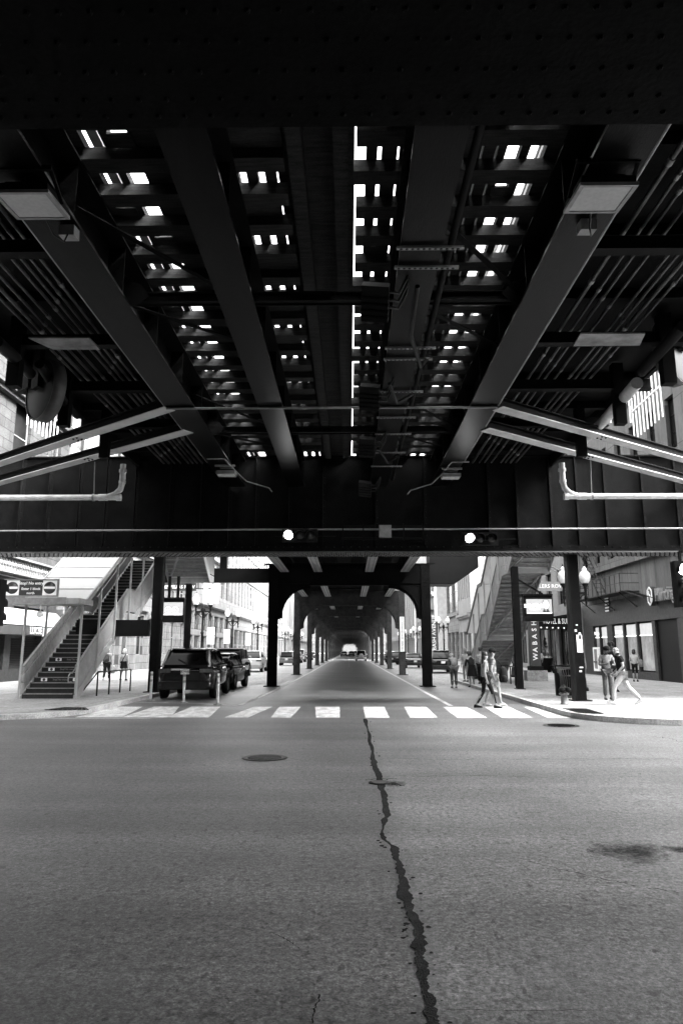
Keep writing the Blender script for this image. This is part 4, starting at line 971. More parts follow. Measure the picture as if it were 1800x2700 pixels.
# fire escape
fe=thing('fire_escape','black iron fire escape balcony and ladder on the bank building','fire escape',(16.6,0,0))
def W_(px,py,X=16.6): v=aX(px,py,X); return Vector((v.x-16.6,v.y,v.z))
y0,y1=40.5,49.0
ob('balcony_floor',MB().box(-1.1,-.02,y0,y1,5.05,5.1),blackm,fe)
q=MB()
for z in(5.55,6.1): q.bar((-1.1,y0,z),(-1.1,y1,z),.035,.035); q.bar((-1.1,y0,z),(-.02,y0,z),.035,.035); q.bar((-1.1,y1,z),(-.02,y1,z),.035,.035)
for k in range(12): y=y0+k*(y1-y0)/11; q.bar((-1.1,y,5.05),(-1.1,y,6.1),.035,.035)
ob('railing',q,blackm,fe)
q=MB()
for dx in(-.75,-.25): q.bar((dx,45,5.1),(dx,49.2,9.2),.05,.12)
for k in range(14): a=k/14; q.box(-.72,-.28,45+4.2*a-.1,45+4.2*a+.1,5.1+4.1*a,5.13+4.1*a)
for dx in(-.75,-.25): q.bar((dx,45.2,6.0),(dx,49.2,10.0),.03,.03)
ob('stair_flight',q,blackm,fe)
q=MB().box(-1.1,-.02,47,51.5,9.2,9.25)
for z in(9.7,10.2): q.bar((-1.1,47,z),(-1.1,51.5,z),.035,.035)
for k in range(8): q.bar((-1.1,47+k*.64,9.2),(-1.1,47+k*.64,10.2),.035,.035)
ob('upper_balcony',q,blackm,fe)
q=MB()
for y in(41,44.5,48): q.bar((-1.0,y,5.05),(0,y,4.2),.05,.05)
ob('brackets',q,blackm,fe)
q=MB(); q.bar((-.5,y0,5.1),(-.55,37.6,4.5),.04,.04); q.bar((-.95,y0,5.1),(-1.0,37.6,4.5),.04,.04)
for k in range(8): a=k/8; q.bar((-.5,y0-2.9*a,5.1-.6*a),(-.95,y0-2.9*a,5.1-.6*a),.03,.03)
ob('drop_ladder',q,blackm,fe)
f2=thing('fire_escape','dark fire escape far down the right side','fire escape',(16.6,139,0))
q=MB()
for z in(6,9.5,13,16.5):
    q.box(-1.1,0,0,6,z,z+.06)
    for k in range(9): q.bar((-1.1,k*.75,z),(-1.1,k*.75,z+1.1),.05,.05)
    q.bar((-1.1,0,z+1.1),(-1.1,6,z+1.1),.05,.05); q.bar((-.6,.5,z),(-.6,5,z+3.5),.08,.3)
ob('balconies',q,blackm,f2)
# ================================================================ STREET FURNITURE
def street_lamp():
    t=thing('street_lamp','','street lamp')
    ob('base',MB().lathe([(.001,0),(.3,0),(.3,.12),(.24,.16),(.22,.5),(.17,.62),(.13,.75),(.15,.8),(.1,.86),(.085,1.2)],16),blackm,t)
    ob('pole',MB().lathe([(.085,1.2),(.075,2.6),(.11,2.63),(.11,2.7),(.07,2.74),(.065,3.75),(.12,3.8),(.09,3.95),(.16,4.05),(.06,4.2),(.03,4.4),(.001,4.42)],14),blackm,t)
    a=MB().bar((-.45,0,3.95),(.45,0,3.95),.07,.09)
    for s in(-1,1):
        a.tube([(s*.08,0,3.6),(s*.2,0,3.72),(s*.28,0,3.85),(s*.4,0,3.9)],.03,6)
        a.lathe([(.001,3.38),(.02,3.42),(.03,3.5),(.06,3.56),(.03,3.62),(.045,3.7),(.085,3.78),(.05,3.86),(.05,4.02),(.07,4.06),(.05,4.12),(.06,4.2),(.13,4.3),(.14,4.36)],12,(s*.45,0,0))
    ob('arm',a,blackm,t)
    for s in(-1,1):
        g=ob('globe',MB().lathe([(.13,4.36),(.2,4.48),(.235,4.66),(.2,4.8),(.13,4.88),(.09,4.92),(.11,4.96),(.05,5.04),(.001,5.1)],18,(s*.45,0,0)),globe,t)
        ob('finial',MB().lathe([(.02,5.08),(.03,5.12),(.001,5.2)],8,(s*.45,0,0)),blackm,g)
    return t
SLm=street_lamp()
pos=[(9.4,29.5,'right','globes either side of the column'),(10.2,44.5,'right','half hidden behind the right staircase'),(9.7,73.5,'right','first one visible left of the right staircase'),(9.9,88,'right','second one left of the right staircase'),(9.7,103,'right','third one left of the right staircase'),(9.7,118,'right','fourth one left of the right staircase'),(9.7,134,'right','far one near the end of the right kerb'),
     (-9.0,43.5,'left','behind the black parked car'),(-9.7,59,'left','second along, above the boxy car'),(-9.6,74.5,'left','third along the left kerb'),(-9.6,90,'left','fourth along the left kerb'),(-9.5,105.5,'left','fifth along the left kerb'),(-9.5,121,'left','sixth along the left kerb'),(-9.5,137,'left','last visible one along the left kerb')]
for i,(x,y,sd,w) in enumerate(pos):
    o=SLm if i==0 else copy_tree(SLm); o.location=(x,y,KZ); o['label']='black twin-globe street lamp on the %s, %s'%(sd,w); o['group']='twin-globe street lamps along the kerbs'
# flexible posts
def flex(px,py,label):
    c=aZ(px,py,0); t=thing('flexible_post',label,'bollard',(c.x,c.y,0),0,'white flexible posts in the left lane')
    ob('base',MB().lathe([(.001,0),(.14,0),(.13,.03),(.06,.05),(.05,.08)],14),galv,t)
    ob('tube',MB().lathe([(.045,.08),(.045,.98),(.04,1.0),(.001,1.005)],14),mat('post_plastic_%d'%len(MT),.5,.5,0,.15,5),t)
    ob('reflective_bands',MB().lathe([(.047,.86),(.047,.94)],14).lathe([(.047,.66),(.047,.74)],14),galv,t)
flex(397,1848,'white flexible post by the left kerb, left of the black car'); flex(484,1853,'white flexible post in front of the black car'); flex(574,1859,'white flexible post at the right rear corner of the black car')
# hydrant, bins, planters, hoops
c=aZ(1487,1857,KZ); hy=thing('fire_hydrant','squat grey fire hydrant beside the notice-covered column','fire hydrant',(c.x,c.y,KZ)); hy.scale=(.78,.78,.66)
ob('barrel',MB().lathe([(.001,0),(.15,0),(.15,.04),(.13,.05),(.125,.42),(.19,.44),(.19,.5),(.13,.52),(.13,.62)],18),mat('hydrant_paint',.13,.5,0,.4,6),hy)
ob('bonnet',MB().lathe([(.15,.62),(.16,.7),(.13,.78),(.07,.83),(.04,.84),(.04,.88),(.001,.89)],18),steel2,hy)
for x,r in((-.12,.12),(.12,.12)): ob('nozzle_cap',MB().lathe([(.001,-.2),(.1,-.2),(.12,-.17),(.12,-.08),(.08,-.05),(.08,.0)],14,(x,-.05,.66),'y'),steel2,hy)
def bin_(px,py,label,m,slat):
    c=aZ(px,py,KZ); t=thing('trash_bin',label,'bin',(c.x,c.y,KZ))
    if slat:
        b=MB();n=26
        for k in range(n):
            a=2*PI*k/n; P=[(.27,.06),(.30,.75),(.4,1.02)]
            for (r0,z0),(r1,z1) in zip(P[:-1],P[1:]): b.bar((r0*math.cos(a),r0*math.sin(a),z0),(r1*math.cos(a),r1*math.sin(a),z1),.05,.012,up=(math.cos(a+PI/2),math.sin(a+PI/2),0))
        ob('slats',b,m,t); ob('bands',MB().lathe([(.40,1.0),(.42,1.0),(.42,1.05),(.40,1.05)],30).lathe([(.305,.73),(.325,.73),(.325,.78),(.305,.78)],30).lathe([(.27,.03),(.29,.03),(.29,.09),(.27,.09)],30),m,t)
        ob('liner',MB().lathe([(.001,.05),(.23,.05),(.25,.7),(.25,.95)],20),black,t)
    else:
        ob('body',MB().lathe([(.001,0),(.25,0),(.27,.8),(.25,.8)],20),black,t); b=MB()
        for k in range(20): a=2*PI*k/20; b.bar((.28*math.cos(a),.28*math.sin(a),.8),(.38*math.cos(a),.38*math.sin(a),1.05),.05,.012,up=(math.cos(a+PI/2),math.sin(a+PI/2),0))
        ob('flared_slats',b,m,t); ob('rim',MB().lathe([(.37,1.04),(.4,1.04),(.4,1.07),(.37,1.07)],24),m,t)
bin_(1503,1840,'flared slatted steel trash bin behind the hydrant',mat('bin_steel',.1,.5,.2,.3,5),True); bin_(1483,1834,'dark trash bin with flared rim behind the slatted one',steel2,False)
def planter(px,py,label,tall):
    c=aZ(px,py,KZ); t=thing('planter',label,'planter',(c.x,c.y,KZ)); 
    ob('pot',MB().lathe([(.001,0),(.36,0),(.5,.95),(.53,.97),(.53,1.05),(.45,1.05),(.44,.95),(.001,.95)],22),black,t)
    f=MB(); rnd=random.Random(px)
    for k in range(140):
        a=rnd.uniform(0,2*PI);r=rnd.uniform(0,.5); p=Vector((r*math.cos(a),r*math.sin(a),1.03+rnd.uniform(0,.14))); d=Vector((rnd.uniform(-1,1),rnd.uniform(-1,1),rnd.uniform(.0,1))).normalized()*.07; e=Vector((rnd.uniform(-1,1),rnd.uniform(-1,1),rnd.uniform(-1,1))).normalized()*.05; f.add([p-d,p+e,p+d,p-e],[(0,1,2,3)])
    ob('flowers',f,flowers,t); f=MB()
    for k in range(240):
        a=rnd.uniform(0,2*PI);h=rnd.uniform(0,1.5); r=rnd.uniform(0,.3)*(1-h/2); p=Vector((r*math.cos(a),r*math.sin(a),1.05+h)); d=Vector((rnd.uniform(-1,1),rnd.uniform(-1,1),rnd.uniform(-.4,1))).normalized()*.1; e=Vector((rnd.uniform(-1,1),rnd.uniform(-1,1),rnd.uniform(-1,1))).normalized()*.045; f.add([p-d,p+e,p+d,p-e],[(0,1,2,3)])
    ob('shrub',f,leaf,t)
planter(1440,1772,'black planter of pale flowers and a thin shrub near the hotel windows',True); planter(1496,1765,'black planter of pale flowers behind the trash bins',True)
def hoop(px,py,label):
    c=aZ(px,py,KZ); tag(ob('bike_hoop',MB().tube([(-.33,0,0),(-.33,0,.6)]+[(-.33*math.cos(PI*k/8),0,.6+.33*math.sin(PI*k/8)) for k in range(1,8)]+[(.33,0,.6),(.33,0,0)],.03,8),blackm,None,(c.x,c.y,KZ)),label,'bike rack')
hoop(1482,1806,'black hoop bike rack left behind the trash bins'); hoop(1504,1806,'black hoop bike rack right behind the trash bins')
# kiosk
kc=aZ(1412,1795,KZ); k=thing('street_pylon','black vertical street-name pylon on a stone block','pylon',(kc.x,kc.y,KZ))
ob('plinth',MB().box(-.55,.55,-.4,.4,0,.55),mat('plinth_stone',.22,.8,0,.4,6,.1,.3,.3),k); ob('foot',MB().box(-.36,.36,-.3,.3,.553,.78),black,k); ob('shaft',MB().box(-.27,.27,-.2,.2,.783,5.6),signD,k)
w='WABASH'
for i,ch in enumerate('WABASH'): text('lettering',ch,.36,signW,k,(0,-.206,1.28+i*.36),(PI/2,-PI/2,0),weight=.008)
# lit screens hanging from the slim posts
def screen(px0,py0,px1,py1,Y,label,kind,arm):
    a=aY(px0,py0,Y);b=aY(px1,py1,Y); w=(b.x-a.x)/2;h=(a.z-b.z)/2; t=thing('hanging_screen',label,'display screen',((a.x+b.x)/2,Y,(a.z+b.z)/2))
    ob('case',MB().box(-w,w,0,.3,-h,h).box(-w,w,-.06,.34,h,h+.06).box(-w,w,-.03,-.002,-h,-h+.3),black,t)
    sc=ob('screen',MB().box(-w+.1,w-.05,-.012,-.002,-h+.32,h-.16),screenM,t)
    if arm: ob('arm',MB().bar((-w-.4,.15,h+.03),(w,.15,h+.03),.08,.08).bar((-w-.25,.15,h+.75),(w*.4,.15,h+.07),.07,.07),black,t)
    else: ob('hanger',MB().box(-w*.5,-w*.5+.12,.1,.2,h,h+1.05).box(w*.25,w*.25+.12,.1,.2,h,h+1.05),black,t)
    if kind==1:
        text('screen_lettering','SEINFELD',.215,screenW,sc,(-w*.32,-.02,h*.17),weight=.006,sx=.95)
        ob('caption_bar',MB().box(-w*.66,w*.12,-.02,-.013,-h*.12,-h*.0).box(-w+.12,w-.07,-.02,-.013,-h+.335,-h+.37),screenW,sc)
        p=MB().ball((w*.52,-.014,h*.3),.15,12,(.85,.03,1.25)); 
        ob('portrait_face',p,screenW,sc); ob('portrait_hair',MB().ball((w*.52,-.013,h*.48),.15,12,(.95,.02,.8)),signG,sc)
        ob('portrait_jacket',MB().slab([(w*.27,-.016,-h+.375),(w*.76,-.016,-h+.375),(w*.68,-.016,-h*.1),(w*.58,-.016,-.02),(w*.5,-.016,-h*.3),(w*.42,-.016,-.02),(w*.34,-.016,-h*.1)],(0,.003,0)),signD,sc)
    else:
        for cx in(-w*.35,w*.25): ob('screen_icon',MB().lathe([(.12,-.012),(.155,-.016),(.155,-.013)],20,(cx,0,h*.05),'y').lathe([(.001,-.016),(.05,-.016)],12,(cx,0,h*.05),'y'),screenW,sc)
        ob('caption_bar',MB().box(-w*.05-.06,-w*.05+.06,-.016,-.013,h*.03,h*.1).box(-w*.6,w*.6,-.016,-.013,-h*.28,-h*.22).box(-w+.12,w-.07,-.02,-.013,-h+.335,-h+.37),screenW,sc)
screen(1379,1570,1459,1638,30.7,'lit hanging screen with a suited figure on the slim right post',1,True)
screen(425,1579,484,1641,32.3,'lit hanging screen with two round icons on the left',0,False)
# arched signs
def arch(px,py,Y,label,w=1.15,s=1):
    c=aY(px,py,Y); t=thing('arched_sign',label,'sign',c)
    ob('board',MB().box(-w,w,-.04,.04,-.24,.24),signG if s>0 else signD,t); ob('arch',MB().tube([(-w*.85*math.cos(PI*k/12),0,.24+w*.72*math.sin(PI*k/12)) for k in range(13)],.04,8).tube([(-w*.75*math.cos(PI*k/12),0,.24+w*.6*math.sin(PI*k/12)) for k in range(13)],.025,8),galv,t)
    text('lettering','JEWELERS ROW',.27,signW,t,(0,-.046,0),weight=.003)
    ob('bracket_arm',MB().bar((w,0,-.1),(w+1.0,0,-.1),.05,.05),blackm,t)
arch(1437,1546,37,'arched JEWELERS ROW street sign right of the staircase',1.2)
arch(474,1548,44,'arched JEWELERS ROW street sign above the left hanging screen',1.05,-1)
arch(703,1643,98,'small far arched street sign beside the first left column',1.5)
def banner(px,py0,py1,Y,txt,label,m,tm,w):
    a=aY(px,py0,Y);b=aY(px,py1,Y); h=(a.z-b.z); t=thing('vertical_banner',label,'banner',(a.x,Y,b.z)); ob('board',MB().box(-w,w,-.03,.03,0,h),m,t)
    text('lettering',txt,w*1.35,tm,t,(0,-.035,h/2),(PI/2,-PI/2,0)); ob('pole',MB().bar((w,0.05,h-.1),(w+.5,.05,h-.1),.05,.05),blackm,t)
banner(1143,1638,1722,75,'WABASH AVENUE','dark vertical banner reading WABASH AVENUE far on the right',signD,signW,.42)
banner(558,1537,1590,68,'EAN','pale vertical banner with dark letters above the left lamp',signW,signG,.75)
def psign(px,pt,pb,Y,label,n):
    a=aY(px,pt,Y); t=thing('parking_sign',label,'street sign',(a.x,Y,KZ)); h=a.z-KZ; ob('post',MB().box(-.035,.035,-.02,.02,0,h),blackm,t)
    ob('sign_plate',MB().box(-.55,-.05,-.03,-.02,h-1.15,h-.62).box(-.55,-.05,-.03,-.02,h-.58,h-.05),signW,t)
    q=MB()
    for k in range(4): q.box(-.48,-.12,-.034,-.031,h-1.05+k*.1,h-1.02+k*.1); q.box(-.48,-.12,-.034,-.031,h-.5+k*.1,h-.47+k*.1)
    ob('sign_marks',q,signG,t)
psign(569,1652,0,47,'white parking sign on a thin post behind the black car',2); psign(609,1658,0,57,'white parking sign on a thin post above the boxy off-road car',2); psign(663,1668,0,66,'white parking sign on a thin post left of the first left column',2)
# far overhead wires near the first column
t=tag(ob('hanging_wires',MB().tube([aY(655,1470,36),aY(672,1490,36),aY(703,1512,36)],.02,6).tube([aY(670,1470,36.2),aY(690,1488,36.2),aY(704,1496,36.2)],.02,6),black),'thin black wires sagging down to the first left column','wires')
# ================================================================ VEHICLES
def rrect(hw,z0,z1,y,r=.12,hwt=None,n=4):
    hwt=hw if hwt is None else hwt; r=min(r,(z1-z0)/2.01,hw*.5); pts=[]
    for cx,cz,a0,h in((1,z0,-90,hw),(1,z1,0,hwt),(-1,z1,90,hwt),(-1,z0,180,hw)):
        for i in range(n+1):
            a=math.radians(a0+90*i/n); sz=z0+r if cz==z0 else z1-r
            pts.append((cx*(h-r)+r*math.cos(a),y,sz+r*math.sin(a)))
    return pts
def wheel(parent,x,y,r,rimM):
    w=ob('wheel',MB().lathe([(r*.62,-.11),(r*.9,-.12),(r*.98,-.09),(r,-.05),(r,.05),(r*.98,.09),(r*.9,.12),(r*.62,.11)],24,(0,0,0),'x'),rubber,parent,(x,y,r))
    s=1 if x>0 else -1; q=MB().lathe([(r*.6,s*.07),(r*.64,s*.115),(r*.6,s*.11)],24,(0,0,0),'x').lathe([(.001,s*.06),(r*.6,s*.06)],24,(0,0,0),'x')
    for k in range(5): a=2*PI*k/5; q.bar((s*.09,.03*math.cos(a),.03*math.sin(a)),(s*.085,r*.6*math.cos(a),r*.6*math.sin(a)),.05,.03,up=(1,0,0))
    ob('rim',q,rimM,w); return w
def paint(n,v,rough=.22): return mat(n,v,rough,0,.05,1,0,.25,0,0,.35)
plateM=mat('licence_plate',.6,.4,0,.05)
tailM=mat('tail_lamp',.06,.12,0,.3,12)
def car(label,x,y,rz,P,bm,group=None,plate=None,rack=False,spare=False):
    t=thing(P.get('name','parked_car'),label,'car',(x,y,.0),rz,group); L,W,Hh,B=P['L'],P['W'],P['H'],P['belt']; hw=W/2; g=P.get('gc',.28)
    rb_=P.get('round',.14)
    st=[(0.0,hw*.78,g+.12,B-.2),(.06,hw*.90,g+.04,B-.1),(.22,hw*.97,g,B-.03),(.6,hw,g,B),(L*.5,hw,g,B+.0),(L*.72,hw,g,B-.01),(L*.74,hw*.99,g,B-.03),(L*.9,hw*.95,g+.02,B-.16),(L*.97,hw*.86,g+.08,B-.26),(L,hw*.74,g+.16,B-.36)]
    ob('body',MB().loft([rrect(a,b,c,yy,rb_) for yy,a,b,c in st]),bm,t)
    r0,r1,f1,f0=P['cab']  # rear glass base, rear roof edge, front roof edge, windscreen base (fractions of L)
    ht=hw*P.get('tumble',.78)
    cs=[(r0*L,hw*.88,hw*.86,B+.06),(r0*L+(r1-r0)*L*.5,hw*.93,(hw*.86+ht)/2,B+(Hh-B)*.56),(r1*L,hw*.94,ht,Hh-.05),((r1+f1)/2*L,hw*.94,ht*1.02,Hh-.02),(f1*L,hw*.94,ht*.98,Hh-.07),((f1+f0)/2*L,hw*.92,ht*1.05,B+(Hh-B)*.5),(f0*L,hw*.88,hw*.86,B+.05)]
    ca=ob('windows',MB().loft([rrect(a,B-.08,c,yy,P.get('cr',.16),b) for yy,a,b,c in cs]),carglass,t)
    rs=[(r1*L-.10,ht*.90,Hh-.075,Hh-.03),(r1*L+.1,ht*.99,Hh-.09,Hh-.005),((r1+f1)/2*L,ht*1.04,Hh-.1,Hh+.012),(f1*L-.05,ht*.99,Hh-.11,Hh-.035),(f1*L+.06,ht*.9,Hh-.13,Hh-.1)]
    ob('roof',MB().loft([rrect(a*.95,b,c,yy,.045) for yy,a,b,c in rs]),P.get('roofM',bm),t)
    pm_=MB()
    for s in(-1,1):
        for a,b in((0,2),(6,4)): p,q=cs[a],cs[b]; pm_.bar((s*(p[2]-.02),p[0],p[3]-.1),(s*(q[2]+.0),q[0],q[3]-.03),.09,.09)
        for f in P.get('pillars',(.42,.62)): pm_.bar((s*(hw*.95),f*L,B-.05),(s*(ht+.02),f*L,Hh-.08),.05,.09)
        pm_.bar((s*hw*.955,r0*L+.1,B+.0),(s*hw*.955,f0*L,B),.04,.05)
    ob('pillars',pm_,P.get('roofM',bm),t)
    wr=P.get('wr',.36)
    for s in(-1,1):
        for yy in(P.get('wy0',.19)*L,P.get('wy1',.80)*L):
            wheel(t,s*(hw-.1),yy,wr,galv); ob('wheel_arch',MB().lathe([(wr*1.02,s*.0),(wr*1.16,s*.02),(wr*1.16,-s*.06)],24,(s*(hw-.005),yy,wr+.02),'x').lathe([(.001,0),(wr*1.05,0)],24,(s*(hw+.002)-s*.004,yy,wr+.02),'x'),black,t)
        tz=P.get('tz',B-.22); ob('tail_lamp',MB().box(s*hw*.52,s*hw*.90,-.012,.12,tz-.07,tz+.07).box(s*hw*.86,s*hw*.955,.06,.35,tz-.06,tz+.07),P.get('tail',tailM),t)
        m=ob('mirror',MB().ball((s*(hw+.11),f0*L-.25,B+.1),.11,10,(1,.7,.8)).bar((s*hw*.9,f0*L-.22,B+.03),(s*(hw+.1),f0*L-.25,B+.08),.05,.05),bm,t)
        ob('door_handle',MB().box(s*(hw+.001),s*(hw+.03),L*.40,L*.44,B-.16,B-.12).box(s*(hw+.001),s*(hw+.03),L*.58,L*.62,B-.16,B-.12),bm,t)
    ob('rear_bumper',MB().loft([rrect(hw*.80,g+.04,g+.30,-.05,.08),rrect(hw*.93,g+.0,g+.33,-.01,.1),rrect(hw*.985,g+.0,g+.33,.25,.1)]),P.get('bumperM',black),t)
    lp=ob('licence_plate',MB().box(-.155,.155,-.02,-.004,P.get('pz',B-.28)-.085,P.get('pz',B-.28)+.085),plateM,t); lp.location.y=P.get('py',-.01)
    if plate: text('plate_lettering',plate,.115,black,lp,(0,-.022,P.get('pz',B-.28)-.0),sx=.9)
    ob('trim_strip',MB().box(-hw*.5,hw*.5,-.016+P.get('py',-.01),.0,B-.16,B-.135),P.get('trimM',galv),t)
    ob('rear_wiper',MB().bar((0,r0*L-.0,B+.12),(-.32,r0*L+(r1-r0)*L*.25,B+.26),.02,.02),black,t)
    if rack:
        for s in(-1,1): ob('roof_rail',MB().tube([(s*ht*.86,r1*L+.1,Hh),(s*ht*.86,r1*L+.2,Hh+.06),(s*ht*.86,f1*L-.3,Hh+.06),(s*ht*.86,f1*L-.2,Hh)],.02,6),galv,t)
    ob('roof_fin',MB().slab([(-.02,r1*L+.12,Hh),(-.02,r1*L+.32,Hh),(-.02,r1*L+.14,Hh+.09)],(.04,0,0)),galv,t)
    if spare: ob('spare_wheel',MB().lathe([(.001,-.2),(.3,-.2),(.36,-.16),(.36,0.05)],24,(0,-.0,B-.12),'y'),P.get('bumperM',galv),t)
    return t
SUV=dict(L=4.9,W=2.02,H=1.83,belt=1.17,cab=(.03,.13,.60,.76),tumble=.72,wr=.385,tz=1.02,pz=.98,py=-.012,pillars=(.36,.56),gc=.34)
CPE=dict(L=4.6,W=1.9,H=1.62,belt=1.02,cab=(.05,.24,.58,.74),tumble=.74,wr=.36,pillars=(.45,.6))
JEEP=dict(cr=.07,L=4.6,W=1.95,H=1.88,belt=1.18,cab=(.01,.03,.60,.66),tumble=.88,wr=.42,gc=.42,round=.07,pillars=(.3,.5))
HAT=dict(L=4.1,W=1.72,H=1.6,belt=1.0,cab=(.03,.12,.55,.76),tumble=.78,wr=.32)
SED=dict(L=4.8,W=1.86,H=1.47,belt=.97,cab=(.14,.3,.58,.76),tumble=.74,wr=.34)
pB=paint('black_car_paint',.004,.12); pD=paint('dark_grey_car_paint',.012,.15); pM=paint('mid_grey_car_paint',.07); pS=paint('silver_car_paint',.18,.3); pW=paint('white_car_paint',.35)
SUV['roofM']=pB; SUV['trimM']=conduit; SUV['round']=.22; SUV['bumperM']=pB; CPE['trimM']=black
grp='cars along the left kerb'; grr='cars along the right kerb'
car('black parked off-road car with a licence plate behind white flexible posts',-5.97,26.1,math.radians(1.5),SUV,pB,grp,'CK 95431',False)
CPE['roofM']=pD; car('dark glossy crossover car just ahead of the black car on the left',-6.18,32.0,math.radians(-2),CPE,pD,grp)
j=dict(JEEP,roofM=black,bumperM=black); car('boxy pale off-road car with a dark roof on the left',-7.95,46.6,0,j,pS,grp)
car('silver crossover car beyond the boxy one on the left',-8.05,58.0,0,dict(CPE,L=4.8,H=1.72,belt=1.15,roofM=pW,bumperM=pS),pW,grp,None,True)
car('grey hatchback parked between the first two left columns',-7.3,83.0,0,dict(HAT,roofM=pM,bumperM=pM),pM,grp,'K 4521')
car('white car parked just beyond the second left column',-7.6,98.0,0,dict(CPE,roofM=pW),pW,grp)
car('white van-like car behind the white car on the left',-7.6,106,0,dict(JEEP,roofM=pW,bumperM=pW),pW,grp)
car('dark sedan far down the left kerb',-7.6,128,0,dict(SED,roofM=pB),pB,grp)
car('pale sedan far down the left kerb',-7.6,142,0,dict(SED,roofM=pS),pS,grp)
car('small white car with a spare wheel on its back, driving under the tracks',1.9,117,0,dict(HAT,L=3.9,H=1.72,roofM=pW,bumperM=pW,name='driving_car'),pW,None,None,False,True)
car('black crossover car right of the first right column',7.18,55.1,0,dict(CPE,L=4.8,H=1.74,belt=1.12,roofM=pB,bumperM=pD),pB,grr,None,True)
car('dark sedan seen between the first and second right columns',6.45,70.5,math.radians(2),dict(SED,roofM=pD,bumperM=pD),pD,grr,'AB 1207')
car('dark car turned aslant behind the second right column',5.1,87,math.radians(-28),dict(CPE,roofM=pB),pB,grr)
car('pale car parked further along the right kerb',7.0,101,0,dict(CPE,roofM=pS),pS,grr)
car('dark car parked far along the right kerb',7.0,122,0,dict(CPE,roofM=pD),pD,grr)
for i,(x,y) in enumerate([(-1.6,205),(.6,212),(2.0,222)]): car('distant car in the road under the far tracks, %s of three'%['left','middle','right'][i],x,y,0,dict(SED,roofM=pS),pS if i!=1 else pW,'distant cars under the tracks')
# ================================================================ PEOPLE
def skin_obj(name,V,E,m,parent,lev=1,root=0):
    me=bpy.data.meshes.new(name); me.from_pydata([v[0] for v in V],E,[]); o=bpy.data.objects.new(name,me); COL.objects.link(o)
    md=o.modifiers.new('s','SKIN'); md.use_smooth_shade=True; sv=me.skin_vertices[0].data
    for i,v in enumerate(V): sv[i].radius=v[1] if isinstance(v[1],tuple) else (v[1],v[1]); sv[i].use_root=(i==root)
    sb=o.modifiers.new('b','SUBSURF'); sb.levels=lev; sb.render_levels=lev
    dg=bpy.context.evaluated_depsgraph_get(); dg.update(); me2=bpy.data.meshes.new_from_object(o.evaluated_get(dg)); bpy.data.objects.remove(o); bpy.data.meshes.remove(me)
    me2.materials.clear(); me2.materials.append(m); me2.polygons.foreach_set('use_smooth',[True]*len(me2.polygons))
    o=bpy.data.objects.new(name,me2); COL.objects.link(o)
    if parent:o.parent=parent
    return o
